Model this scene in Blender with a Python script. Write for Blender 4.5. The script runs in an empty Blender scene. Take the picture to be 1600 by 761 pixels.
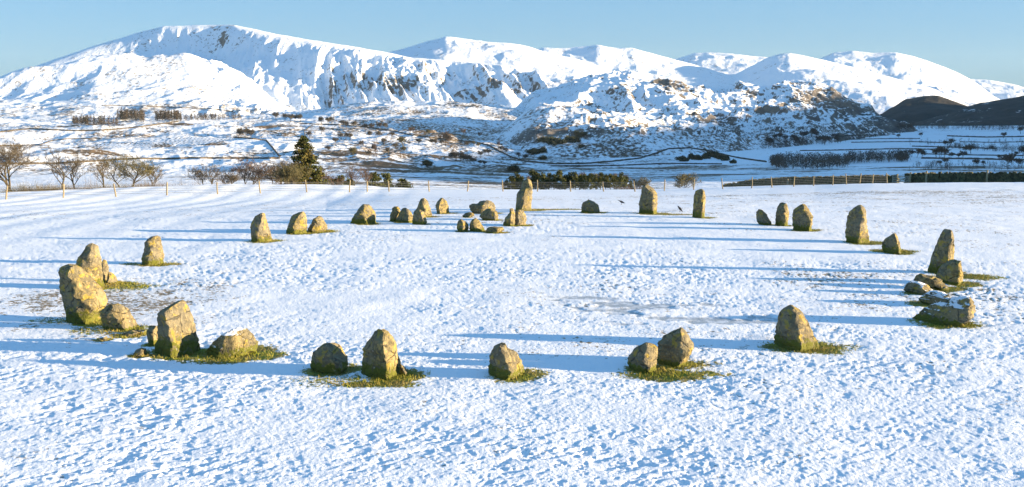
import bpy, math, random
import numpy as np
from mathutils import Vector, Matrix

SC = bpy.context.scene
COL = SC.collection
random.seed(7)
RNG = np.random.default_rng(11)

# ---------------------------------------------------------------- camera
CAM_H = 6.0
HAZE = 0.000014        # per metre
FPX, CX, CY, HORIZ = 1462.0, 800.0, 380.5, 175.0
PITCH = math.atan((CY - HORIZ) / FPX)
cam_data = bpy.data.cameras.new('camera')
cam_data.sensor_width = 36.0
cam_data.lens = 36.0 * FPX / 1600.0
cam_data.clip_start = 0.5
cam_data.clip_end = 60000.0
cam = bpy.data.objects.new('camera', cam_data)
cam.location = (0, 0, CAM_H)
cam.rotation_euler = (math.pi / 2 - PITCH, 0, 0)
COL.objects.link(cam)
SC.camera = cam

# ---------------------------------------------------------------- sky and sun
SUN_EL = 6.7
SUN_DIR = Vector((1.0, -0.13, 0)).normalized() * math.cos(math.radians(SUN_EL)) + Vector((0, 0, math.sin(math.radians(SUN_EL))))
world = bpy.data.worlds.new('World')
SC.world = world
world.use_nodes = True
wn, wl = world.node_tree.nodes, world.node_tree.links
wn.clear()
wo = wn.new('ShaderNodeOutputWorld'); bg = wn.new('ShaderNodeBackground'); sky = wn.new('ShaderNodeTexSky')
sky.sky_type = 'NISHITA'
sky.sun_disc = False
sky.sun_elevation = math.radians(SUN_EL)
sky.sun_rotation = math.atan2(SUN_DIR.x, SUN_DIR.y)
sky.altitude = 300
sky.air_density = 1.25
sky.dust_density = 0.3
sky.ozone_density = 6.0
bg.inputs['Strength'].default_value = 0.15
# the clear winter sky in view is an even blue; soften the sunset brightening of the horizon over the whole dome alike
sg = wn.new('ShaderNodeGamma'); sg.inputs[1].default_value = 0.34
st = wn.new('ShaderNodeMix'); st.data_type = 'RGBA'; st.blend_type = 'MULTIPLY'; st.inputs[0].default_value = 1.0; st.inputs[7].default_value = (0.50, 0.745, 0.99, 1)
wl.new(sky.outputs[0], sg.inputs[0]); wl.new(sg.outputs[0], st.inputs[6]); wl.new(st.outputs[2], bg.inputs[0]); wl.new(bg.outputs[0], wo.inputs[0])

sun_data = bpy.data.lights.new('sun', 'SUN')
sun_data.energy = 5.0
sun_data.angle = math.radians(0.5)
sun_data.color = (1.0, 0.77, 0.49)
sun = bpy.data.objects.new('sun', sun_data)
sun.rotation_euler = SUN_DIR.to_track_quat('Z', 'Y').to_euler()
sun.location = (60, -20, 40)
COL.objects.link(sun)

SC.view_settings.view_transform = 'Standard'
SC.view_settings.look = 'None'
SC.view_settings.exposure = 2.06
SC.view_settings.gamma = 1.0
SC.view_settings.use_curve_mapping = False
SC.cycles.max_bounces = 5
SC.cycles.diffuse_bounces = 3

# ---------------------------------------------------------------- helpers
def pix_dir(px, py):
    a = (np.asarray(px, float) - CX) / FPX
    b = -(np.asarray(py, float) - CY) / FPX
    c, s = math.cos(PITCH), math.sin(PITCH)
    return a, c + b * s, -s + b * c

def az_tan(px, py):
    x, y, z = pix_dir(px, py)
    return np.arctan2(x, y), z / np.hypot(x, y)

def hash2(ix, iy, seed):
    h = (ix * 374761393 + iy * 668265263 + seed * 974634777) & 0xFFFFFFFF
    h = ((h ^ (h >> 13)) * 1274126177) & 0xFFFFFFFF
    h = ((h ^ (h >> 16)) * 2246822519) & 0xFFFFFFFF
    return ((h ^ (h >> 15)) & 0xFFFFFF).astype(np.float64) / 16777215.0

def vnoise(x, y, seed=0):
    xf, yf = np.floor(x), np.floor(y)
    ix, iy = xf.astype(np.int64), yf.astype(np.int64)
    fx, fy = x - xf, y - yf
    fx = fx * fx * fx * (fx * (fx * 6 - 15) + 10); fy = fy * fy * fy * (fy * (fy * 6 - 15) + 10)
    a, b = hash2(ix, iy, seed), hash2(ix + 1, iy, seed)
    c, d = hash2(ix, iy + 1, seed), hash2(ix + 1, iy + 1, seed)
    return (a + (b - a) * fx) * (1 - fy) + (c + (d - c) * fx) * fy

def fbm(x, y, octv=4, seed=0, gain=0.5, ridged=False):
    x, y = np.asarray(x, float), np.asarray(y, float)
    t, amp, tot = 0, 1.0, 0
    ca, sa = math.cos(0.6), math.sin(0.6)
    for o in range(octv):
        n = vnoise(x + 17.3 * o, y - 9.1 * o, seed + o * 7)
        if ridged: n = 1 - np.abs(2 * n - 1)
        t = t + amp * n; tot += amp; amp *= gain
        x, y = (x * ca - y * sa) * 2.03, (x * sa + y * ca) * 2.03
    return t / tot

def n3(p, seed=0):
    """cheap 3-d noise from three planes, p (N,3)"""
    return (vnoise(p[:, 0] + 0.37 * p[:, 2], p[:, 1] - 0.61 * p[:, 2], seed) + vnoise(p[:, 1] + 0.5 * p[:, 0], p[:, 2] + 0.3 * p[:, 0], seed + 1)
            + vnoise(p[:, 2] - 0.45 * p[:, 1], p[:, 0] + 0.2 * p[:, 1], seed + 2)) / 3.0

def sstep(a, b, x):
    t = np.clip((x - a) / (b - a), 0, 1)
    return t * t * (3 - 2 * t)

def mesh_np(name, V, F, smooth=True, attrs=None):
    """V (n,3), F (m,k) all faces with k corners"""
    me = bpy.data.meshes.new(name)
    V = np.ascontiguousarray(V, np.float32); F = np.ascontiguousarray(F, np.int32)
    me.vertices.add(len(V)); me.vertices.foreach_set('co', V.ravel())
    k = F.shape[1]
    me.loops.add(F.size); me.loops.foreach_set('vertex_index', F.ravel())
    me.polygons.add(len(F))
    me.polygons.foreach_set('loop_start', np.arange(len(F), dtype=np.int32) * k)
    try: me.polygons.foreach_set('loop_total', np.full(len(F), k, np.int32))
    except Exception: pass
    me.polygons.foreach_set('use_smooth', np.full(len(F), bool(smooth)))
    for an, av in (attrs or {}).items():
        a = me.attributes.new(an, 'FLOAT', 'POINT'); a.data.foreach_set('value', np.ascontiguousarray(av, np.float32).ravel())
    me.update(calc_edges=True); me.validate()
    return me

def grid_faces(nr, nc, wrap=False):
    i = np.arange(nr - 1)[:, None]; j = np.arange(nc if wrap else nc - 1)[None, :]
    j2 = (j + 1) % nc
    return np.stack([i * nc + j, i * nc + j2, (i + 1) * nc + j2, (i + 1) * nc + j], -1).reshape(-1, 4)

def link(name, me, mat=None, parent=None, label=None, cat=None, group=None, kind=None, loc=None):
    o = bpy.data.objects.new(name, me)
    if mat is not None and me is not None and not me.materials: me.materials.append(mat)
    COL.objects.link(o)
    if parent is not None: o.parent = parent
    if loc is not None: o.location = loc
    return tag(o, label, cat, group, kind)

def tag(o, label=None, cat=None, group=None, kind=None):
    if label: o['label'] = label
    if cat: o['category'] = cat
    if group: o['group'] = group
    if kind: o['kind'] = kind
    return o

class MB:
    """collects quads and tris of one mesh"""
    def __init__(self): self.v, self.f = [], []
    def box(self, c, sx, sy, sz, rz=0.0, jit=0.0):
        n = len(self.v); ca, sa = math.cos(rz), math.sin(rz)
        for dz in (-.5, .5):
            for dx, dy in ((-.5, -.5), (.5, -.5), (.5, .5), (-.5, .5)):
                x, y = dx * sx + random.uniform(-jit, jit), dy * sy + random.uniform(-jit, jit)
                self.v.append((c[0] + x * ca - y * sa, c[1] + x * sa + y * ca, c[2] + dz * sz + random.uniform(-jit, jit)))
        for q in ((0, 3, 2, 1), (4, 5, 6, 7), (0, 1, 5, 4), (1, 2, 6, 5), (2, 3, 7, 6), (3, 0, 4, 7)):
            self.f.append(tuple(n + k for k in q))
    def tube(self, pts, rads, k=5, cap=True):
        n0 = len(self.v); up = Vector((0.31, 0.17, 0.93)).normalized()
        pts = [Vector(p) for p in pts]
        for i, p in enumerate(pts):
            d = (pts[min(i + 1, len(pts) - 1)] - pts[max(i - 1, 0)])
            d = d.normalized() if d.length > 1e-9 else Vector((0, 0, 1))
            a = d.cross(up)
            if a.length < 1e-3: a = d.cross(Vector((1, 0, 0)))
            a.normalize(); b = d.cross(a)
            for j in range(k):
                t = 2 * math.pi * j / k
                self.v.append(tuple(p + (a * math.cos(t) + b * math.sin(t)) * rads[i]))
        for i in range(len(pts) - 1):
            for j in range(k):
                j2 = (j + 1) % k
                self.f.append((n0 + i * k + j, n0 + i * k + j2, n0 + (i + 1) * k + j2, n0 + (i + 1) * k + j))
        if cap:
            self.f.append(tuple(n0 + (len(pts) - 1) * k + j for j in range(k)))
            self.f.append(tuple(n0 + j for j in reversed(range(k))))
    def tri(self, a, b, c):
        n = len(self.v); self.v += [tuple(a), tuple(b), tuple(c)]; self.f.append((n, n + 1, n + 2))
    def mesh(self, name, smooth=False):
        me = bpy.data.meshes.new(name); me.from_pydata(self.v, [], self.f); me.update()
        if smooth: me.polygons.foreach_set('use_smooth', np.full(len(me.polygons), True))
        return me

# ---------------------------------------------------------------- materials
class NT:
    def __init__(self, name):
        self.m = bpy.data.materials.new(name); self.m.use_nodes = True
        self.t = self.m.node_tree; self.n, self.l = self.t.nodes, self.t.links
        self.n.clear()
        self.out = self.n.new('ShaderNodeOutputMaterial'); self.b = self.n.new('ShaderNodeBsdfPrincipled')
        self.l.new(self.b.outputs[0], self.out.inputs[0])
        self.tc = self.n.new('ShaderNodeTexCoord')
    def noise(self, scale, detail=4, rough=0.55, vec=None, dist=0.0):
        n = self.n.new('ShaderNodeTexNoise')
        n.inputs['Scale'].default_value = scale; n.inputs['Detail'].default_value = detail
        n.inputs['Roughness'].default_value = rough; n.inputs['Distortion'].default_value = dist
        self.l.new(vec or self.tc.outputs['Object'], n.inputs['Vector'])
        return n.outputs['Fac']
    def voro(self, scale, feat='F1', vec=None):
        n = self.n.new('ShaderNodeTexVoronoi'); n.feature = feat; n.inputs['Scale'].default_value = scale
        self.l.new(vec or self.tc.outputs['Object'], n.inputs['Vector'])
        return n.outputs['Distance']
    def ramp(self, fac, lo, hi, a=0.0, b=1.0):
        n = self.n.new('ShaderNodeMapRange'); n.interpolation_type = 'SMOOTHSTEP'
        n.inputs['From Min'].default_value = lo; n.inputs['From Max'].default_value = hi
        n.inputs['To Min'].default_value = a; n.inputs['To Max'].default_value = b
        self.l.new(fac, n.inputs['Value']); return n.outputs[0]
    def math(self, op, a, b=None):
        n = self.n.new('ShaderNodeMath'); n.operation = op
        for k, s in enumerate((a, b)):
            if s is None: continue
            if isinstance(s, (int, float)): n.inputs[k].default_value = s
            else: self.l.new(s, n.inputs[k])
        return n.outputs[0]
    def attr(self, name):
        n = self.n.new('ShaderNodeAttribute'); n.attribute_name = name; return n.outputs['Fac']
    def mix(self, fac, a, b):
        n = self.n.new('ShaderNodeMix'); n.data_type = 'RGBA'
        for s, k in ((fac, 0), (a, 6), (b, 7)):
            if isinstance(s, (int, float)): n.inputs[k].default_value = s
            elif isinstance(s, tuple): n.inputs[k].default_value = (*s, 1)
            else: self.l.new(s, n.inputs[k])
        return n.outputs[2]
    def bump(self, h, dist, strength=1.0):
        n = self.n.new('ShaderNodeBump'); n.inputs['Distance'].default_value = dist; n.inputs['Strength'].default_value = strength
        self.l.new(h, n.inputs['Height']); self.l.new(n.outputs[0], self.b.inputs['Normal'])
    def done(self, col, rough=0.8, spec=0.3):
        if isinstance(col, tuple): self.b.inputs['Base Color'].default_value = (*col, 1)
        else: self.l.new(col, self.b.inputs['Base Color'])
        if isinstance(rough, (int, float)): self.b.inputs['Roughness'].default_value = rough
        else: self.l.new(rough, self.b.inputs['Roughness'])
        self.b.inputs['Specular IOR Level'].default_value = spec
        return self.m

SNOW = (0.83, 0.875, 0.93)

def mat_field():
    t = NT('snowy_turf')
    fine = t.noise(9.0, 5, 0.6); mid = t.noise(2.2, 3); patch = t.noise(0.35, 3)
    grass = t.mix(t.ramp(fine, .35, .65), (0.12, 0.135, 0.022), (0.26, 0.215, 0.075))
    grass = t.mix(t.ramp(mid, .42, .62), grass, (0.22, 0.235, 0.028))
    straw = t.mix(fine, (0.34, 0.265, 0.155), (0.17, 0.13, 0.085))
    bare = t.attr('bare'); melt = t.attr('melt'); ice = t.attr('ice')
    bmask = t.ramp(t.math('ADD', bare, t.math('MULTIPLY', t.math('SUBTRACT', fine, 0.5), 0.9)), 0.46, 0.62)
    mmask = t.ramp(t.math('ADD', melt, t.math('MULTIPLY', t.math('SUBTRACT', fine, 0.5), 1.9)), 0.42, 0.56)
    c = t.mix(bmask, SNOW, straw)
    icol = t.mix(t.ramp(t.noise(3.0, 4, .6), .4, .65), (0.36, 0.40, 0.44), (0.70, 0.74, 0.80))
    c = t.mix(t.ramp(ice, .3, .7), c, icol)
    c = t.mix(mmask, c, grass)
    t.bump(t.math('ADD', t.math('MULTIPLY', t.noise(16, 4, .6), 1.0), t.math('MULTIPLY', t.noise(55, 2), .4)), 0.03, 0.55)
    return t.done(c, t.math('SUBTRACT', 0.75, t.math('MULTIPLY', ice, 0.45)), 0.25)

def mat_terrain(name, wl, heath=(0.17, 0.115, 0.062), bump=1.0):
    """wl = wavelength in metres of the finest break-up"""
    t = NT(name)
    f1 = t.noise(1.0 / wl, 4, .62); f2 = t.noise(0.22 / wl, 4, .6)
    rock = t.attr('rock'); veg = t.attr('veg'); dark = t.attr('dark')
    rcol = t.mix(t.ramp(f2, .35, .65), (0.080, 0.075, 0.072), (0.175, 0.150, 0.125))
    vcol = t.mix(t.ramp(f2, .35, .65), heath, tuple(k * 0.5 for k in heath))
    dcol = t.mix(f1, (0.028, 0.027, 0.024), (0.05, 0.045, 0.034))
    br = t.math('SUBTRACT', f1, 0.5)
    c = t.mix(t.ramp(t.math('ADD', veg, t.math('MULTIPLY', br, 1.9)), .42, .78), SNOW, vcol)
    c = t.mix(t.ramp(t.math('ADD', rock, t.math('MULTIPLY', br, 1.7)), .42, .66), c, rcol)
    c = t.mix(t.ramp(t.math('ADD', dark, t.math('MULTIPLY', br, 0.9)), .40, .60), c, dcol)
    t.bump(t.math('ADD', f1, t.math('MULTIPLY', f2, 2.0)), wl * 0.35 * bump, 0.6)
    return t.done(c, 0.8, 0.15)

def mat_stone():
    t = NT('weathered_stone')
    oi = t.n.new('ShaderNodeObjectInfo')
    vm = t.n.new('ShaderNodeVectorMath'); vm.operation = 'ADD'
    t.l.new(t.tc.outputs['Object'], vm.inputs[0])
    cv = t.n.new('ShaderNodeCombineXYZ'); r100 = t.math('MULTIPLY', oi.outputs['Random'], 60.0)
    for k in range(3): t.l.new(r100, cv.inputs[k])
    t.l.new(cv.outputs[0], vm.inputs[1]); vec = vm.outputs[0]
    a = t.noise(2.6, 6, .62, vec); b = t.noise(9, 6, .65, vec); d = t.noise(30, 3, .6, vec)
    c = t.mix(t.ramp(a, .36, .64), (0.112, 0.100, 0.062), (0.31, 0.245, 0.098))
    c = t.mix(t.ramp(b, .48, .72), c, (0.42, 0.315, 0.115))
    c = t.mix(t.math('MULTIPLY', t.ramp(b, .46, .30), .8), c, (0.050, 0.047, 0.038))
    lich = t.ramp(t.math('ADD', t.voro(6.5, vec=vec), t.math('MULTIPLY', b, .45)), .42, .32)
    c = t.mix(t.math('MULTIPLY', lich, .8), c, (0.34, 0.33, 0.28))
    hue = t.ramp(oi.outputs['Random'], 0, 1, 0.0, .35)
    c = t.mix(hue, c, (0.16, 0.145, 0.115))
    ck = t.voro(2.3, 'DISTANCE_TO_EDGE', vec)
    ck = t.math('MULTIPLY', t.ramp(t.math('ADD', ck, t.math('MULTIPLY', t.math('SUBTRACT', b, .5), .16)), .035, .0), t.ramp(a, .44, .56))
    c = t.mix(t.math('MULTIPLY', ck, .8), c, (0.030, 0.028, 0.022))
    gry = t.ramp(t.noise(1.3, 4, .6, vec), .44, .60)
    c = t.mix(t.math('MULTIPLY', gry, .55), c, t.mix(b, (0.085, 0.084, 0.070), (0.25, 0.235, 0.185)))
    yel = t.math('MULTIPLY', t.ramp(t.noise(5, 3, .5, vec), .56, .66), .75)
    c = t.mix(yel, c, (0.36, 0.27, 0.045))
    moss = t.ramp(t.math('ADD', t.attr('moss'), t.math('MULTIPLY', t.math('SUBTRACT', b, .5), 1.4)), .42, .62)
    c = t.mix(moss, c, t.mix(d, (0.060, 0.072, 0.014), (0.165, 0.165, 0.024)))
    snow = t.ramp(t.math('ADD', t.attr('snow'), t.math('MULTIPLY', t.math('SUBTRACT', b, .5), .9)), .45, .55)
    c = t.mix(snow, c, SNOW)
    t.bump(t.math('ADD', t.math('MULTIPLY', b, 1.0), t.math('SUBTRACT', t.math('MULTIPLY', d, .5), t.math('MULTIPLY', ck, .8))), 0.08, 0.9)
    return t.done(c, 0.85, 0.2)

def mat_simple(name, c1, c2, scale, rough=0.85, bump=0.0, rand=0.0):
    t = NT(name)
    f = t.noise(scale, 4, .6)
    c = t.mix(t.ramp(f, .35, .65), c1, c2)
    if rand:
        oi = t.n.new('ShaderNodeObjectInfo')
        c = t.mix(t.math('MULTIPLY', oi.outputs['Random'], rand), c, tuple(k * 0.45 for k in c2))
    if bump: t.bump(f, bump, .7)
    return t.done(c, rough, 0.15)

M_FIELD = mat_field()
M_STONE = mat_stone()
M_HILL = mat_terrain('snowy_hillside', 6.0)
M_CRAG = mat_terrain('snowy_crag', 7.0, (0.15, 0.10, 0.06))
M_MTN = mat_terrain('snowy_mountain', 13.0, (0.30, 0.27, 0.245))
M_FAR = mat_terrain('snowy_far_mountain', 24.0, (0.30, 0.27, 0.25))
M_WOODED = mat_terrain('wooded_fell', 12.0, (0.07, 0.058, 0.048))
M_BARK = mat_simple('bark', (0.105, 0.088, 0.052), (0.055, 0.047, 0.035), 3, rand=.4)
M_TWIG = mat_simple('bare_twigs', (0.140, 0.115, 0.078), (0.078, 0.066, 0.048), 2)
M_TWIG_OLIVE = mat_simple('olive_twigs', (0.155, 0.135, 0.062), (0.09, 0.083, 0.042), 2)
M_TWIG_RED = mat_simple('reddish_twigs', (0.150, 0.104, 0.074), (0.095, 0.068, 0.052), 2)
M_TWIG_DARK = mat_simple('dark_twigs', (0.105, 0.088, 0.070), (0.062, 0.054, 0.046), .3)
M_SPRUCE = mat_simple('spruce_needles', (0.040, 0.058, 0.016), (0.115, 0.088, 0.022), .5)
M_PINE = mat_simple('pine_needles', (0.046, 0.058, 0.016), (0.105, 0.105, 0.026), .45, rand=.3)
M_JUNIPER = mat_simple('juniper', (0.040, 0.050, 0.026), (0.075, 0.078, 0.040), .4)
M_PLANT = mat_simple('larch_plantation', (0.085, 0.060, 0.040), (0.040, 0.038, 0.030), .06)
M_WALLST = mat_simple('mossy_wall_stone', (0.045, 0.044, 0.026), (0.105, 0.100, 0.05), 2.5, bump=.05)
M_FARWALL = mat_simple('far_wall_stone', (0.055, 0.046, 0.036), (0.085, 0.070, 0.05), .4)
M_POST = mat_simple('weathered_wood', (0.30, 0.245, 0.15), (0.20, 0.165, 0.10), 6, bump=.01)
M_GATE = mat_simple('grey_wood', (0.30, 0.27, 0.21), (0.20, 0.18, 0.14), 6)
M_WIRE = mat_simple('galvanised_wire', (0.22, 0.22, 0.21), (0.16, 0.16, 0.16), 4, .45)
M_GRASS = mat_simple('grass_blades', (0.19, 0.21, 0.022), (0.31, 0.24, 0.07), 1.6)
M_CROW = mat_simple('crow_feathers', (0.010, 0.010, 0.013), (0.018, 0.018, 0.022), 12, .5)

# ================================================================ THE FIELD
# fence line and field crest: pixel column, fence-foot row, crest row, distance of the fence
FENCE_TAB = [(-120, 315, 306, 92), (5, 312, 302, 94), (95, 309, 298, 97), (178, 307, 295, 99), (258, 305, 292, 101), (338, 303.7, 289.5, 103),
             (405, 301.8, 289, 105), (478, 300.6, 289, 107), (560, 299.8, 291, 109), (640, 299.3, 294, 111), (760, 299, 296, 113), (900, 299.8, 297, 115),
             (1000, 299, 295.5, 116), (1090, 296.5, 293.5, 118), (1180, 294, 291, 119), (1273, 291.5, 288.5, 120), (1365, 288, 286.5, 122), (1480, 286.5, 285.6, 124), (1720, 286, 285, 126)]
_ft = np.array(FENCE_TAB, float)
FT_AZ = az_tan(_ft[:, 0], _ft[:, 1])[0]
FT_TF = az_tan(_ft[:, 0], _ft[:, 1])[1]
FT_TC = az_tan(_ft[:, 0], _ft[:, 2])[1]
FT_R = _ft[:, 3]

def hermite(R, Z, r):
    """R, Z: (k,N) knots; r: (N,) query -> smooth monotone-limited interpolation"""
    k = R.shape[0]
    d = (Z[1:] - Z[:-1]) / np.maximum(R[1:] - R[:-1], 1e-6)
    m = np.empty_like(Z); m[0] = d[0]; m[-1] = d[-1]
    for i in range(1, k - 1):
        same = d[i - 1] * d[i] > 0
        m[i] = np.where(same, 2 * d[i - 1] * d[i] / np.where(same, d[i - 1] + d[i], 1), 0)
    out = np.where(r <= R[0], Z[0], Z[-1])
    for i in range(k - 1):
        h = R[i + 1] - R[i]; t = np.clip((r - R[i]) / np.maximum(h, 1e-6), 0, 1)
        v = (2 * t**3 - 3 * t**2 + 1) * Z[i] + (t**3 - 2 * t**2 + t) * h * m[i] + (-2 * t**3 + 3 * t**2) * Z[i + 1] + (t**3 - t**2) * h * m[i + 1]
        out = np.where((r > R[i]) & (r <= R[i + 1]), v, out)
    return out

def field_z(x, y):
    x = np.asarray(x, float); y = np.asarray(y, float)
    az = np.clip(np.arctan2(x, y), FT_AZ[0], FT_AZ[-1]); r = np.hypot(x, y)
    rf = np.interp(az, FT_AZ, FT_R); zf = CAM_H + rf * np.interp(az, FT_AZ, FT_TF)
    rc = rf + 10.0; zc = CAM_H + rc * np.interp(az, FT_AZ, FT_TC)
    o = np.zeros_like(rf)
    R = np.stack([o, o + 34, o + 52, rf, rc, rc + 12, rc + 45, rc + 110, rc + 260])
    Z = np.stack([o, o, o - .12, zf, zc, zc - 1.35, zc - 7.5, zc - 24, zc - 44])
    return hermite(R, Z, r)

def on_field(px, py):
    """ground point of the field seen in that direction"""
    dx, dy, dz = [float(v) for v in pix_dir(px, py)]
    t = CAM_H / -dz * 0.4
    for _ in range(4000):
        if CAM_H + t * dz <= float(field_z(t * dx, t * dy)): break
        t += 0.05
    return Vector((t * dx, t * dy, float(field_z(t * dx, t * dy))))

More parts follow.
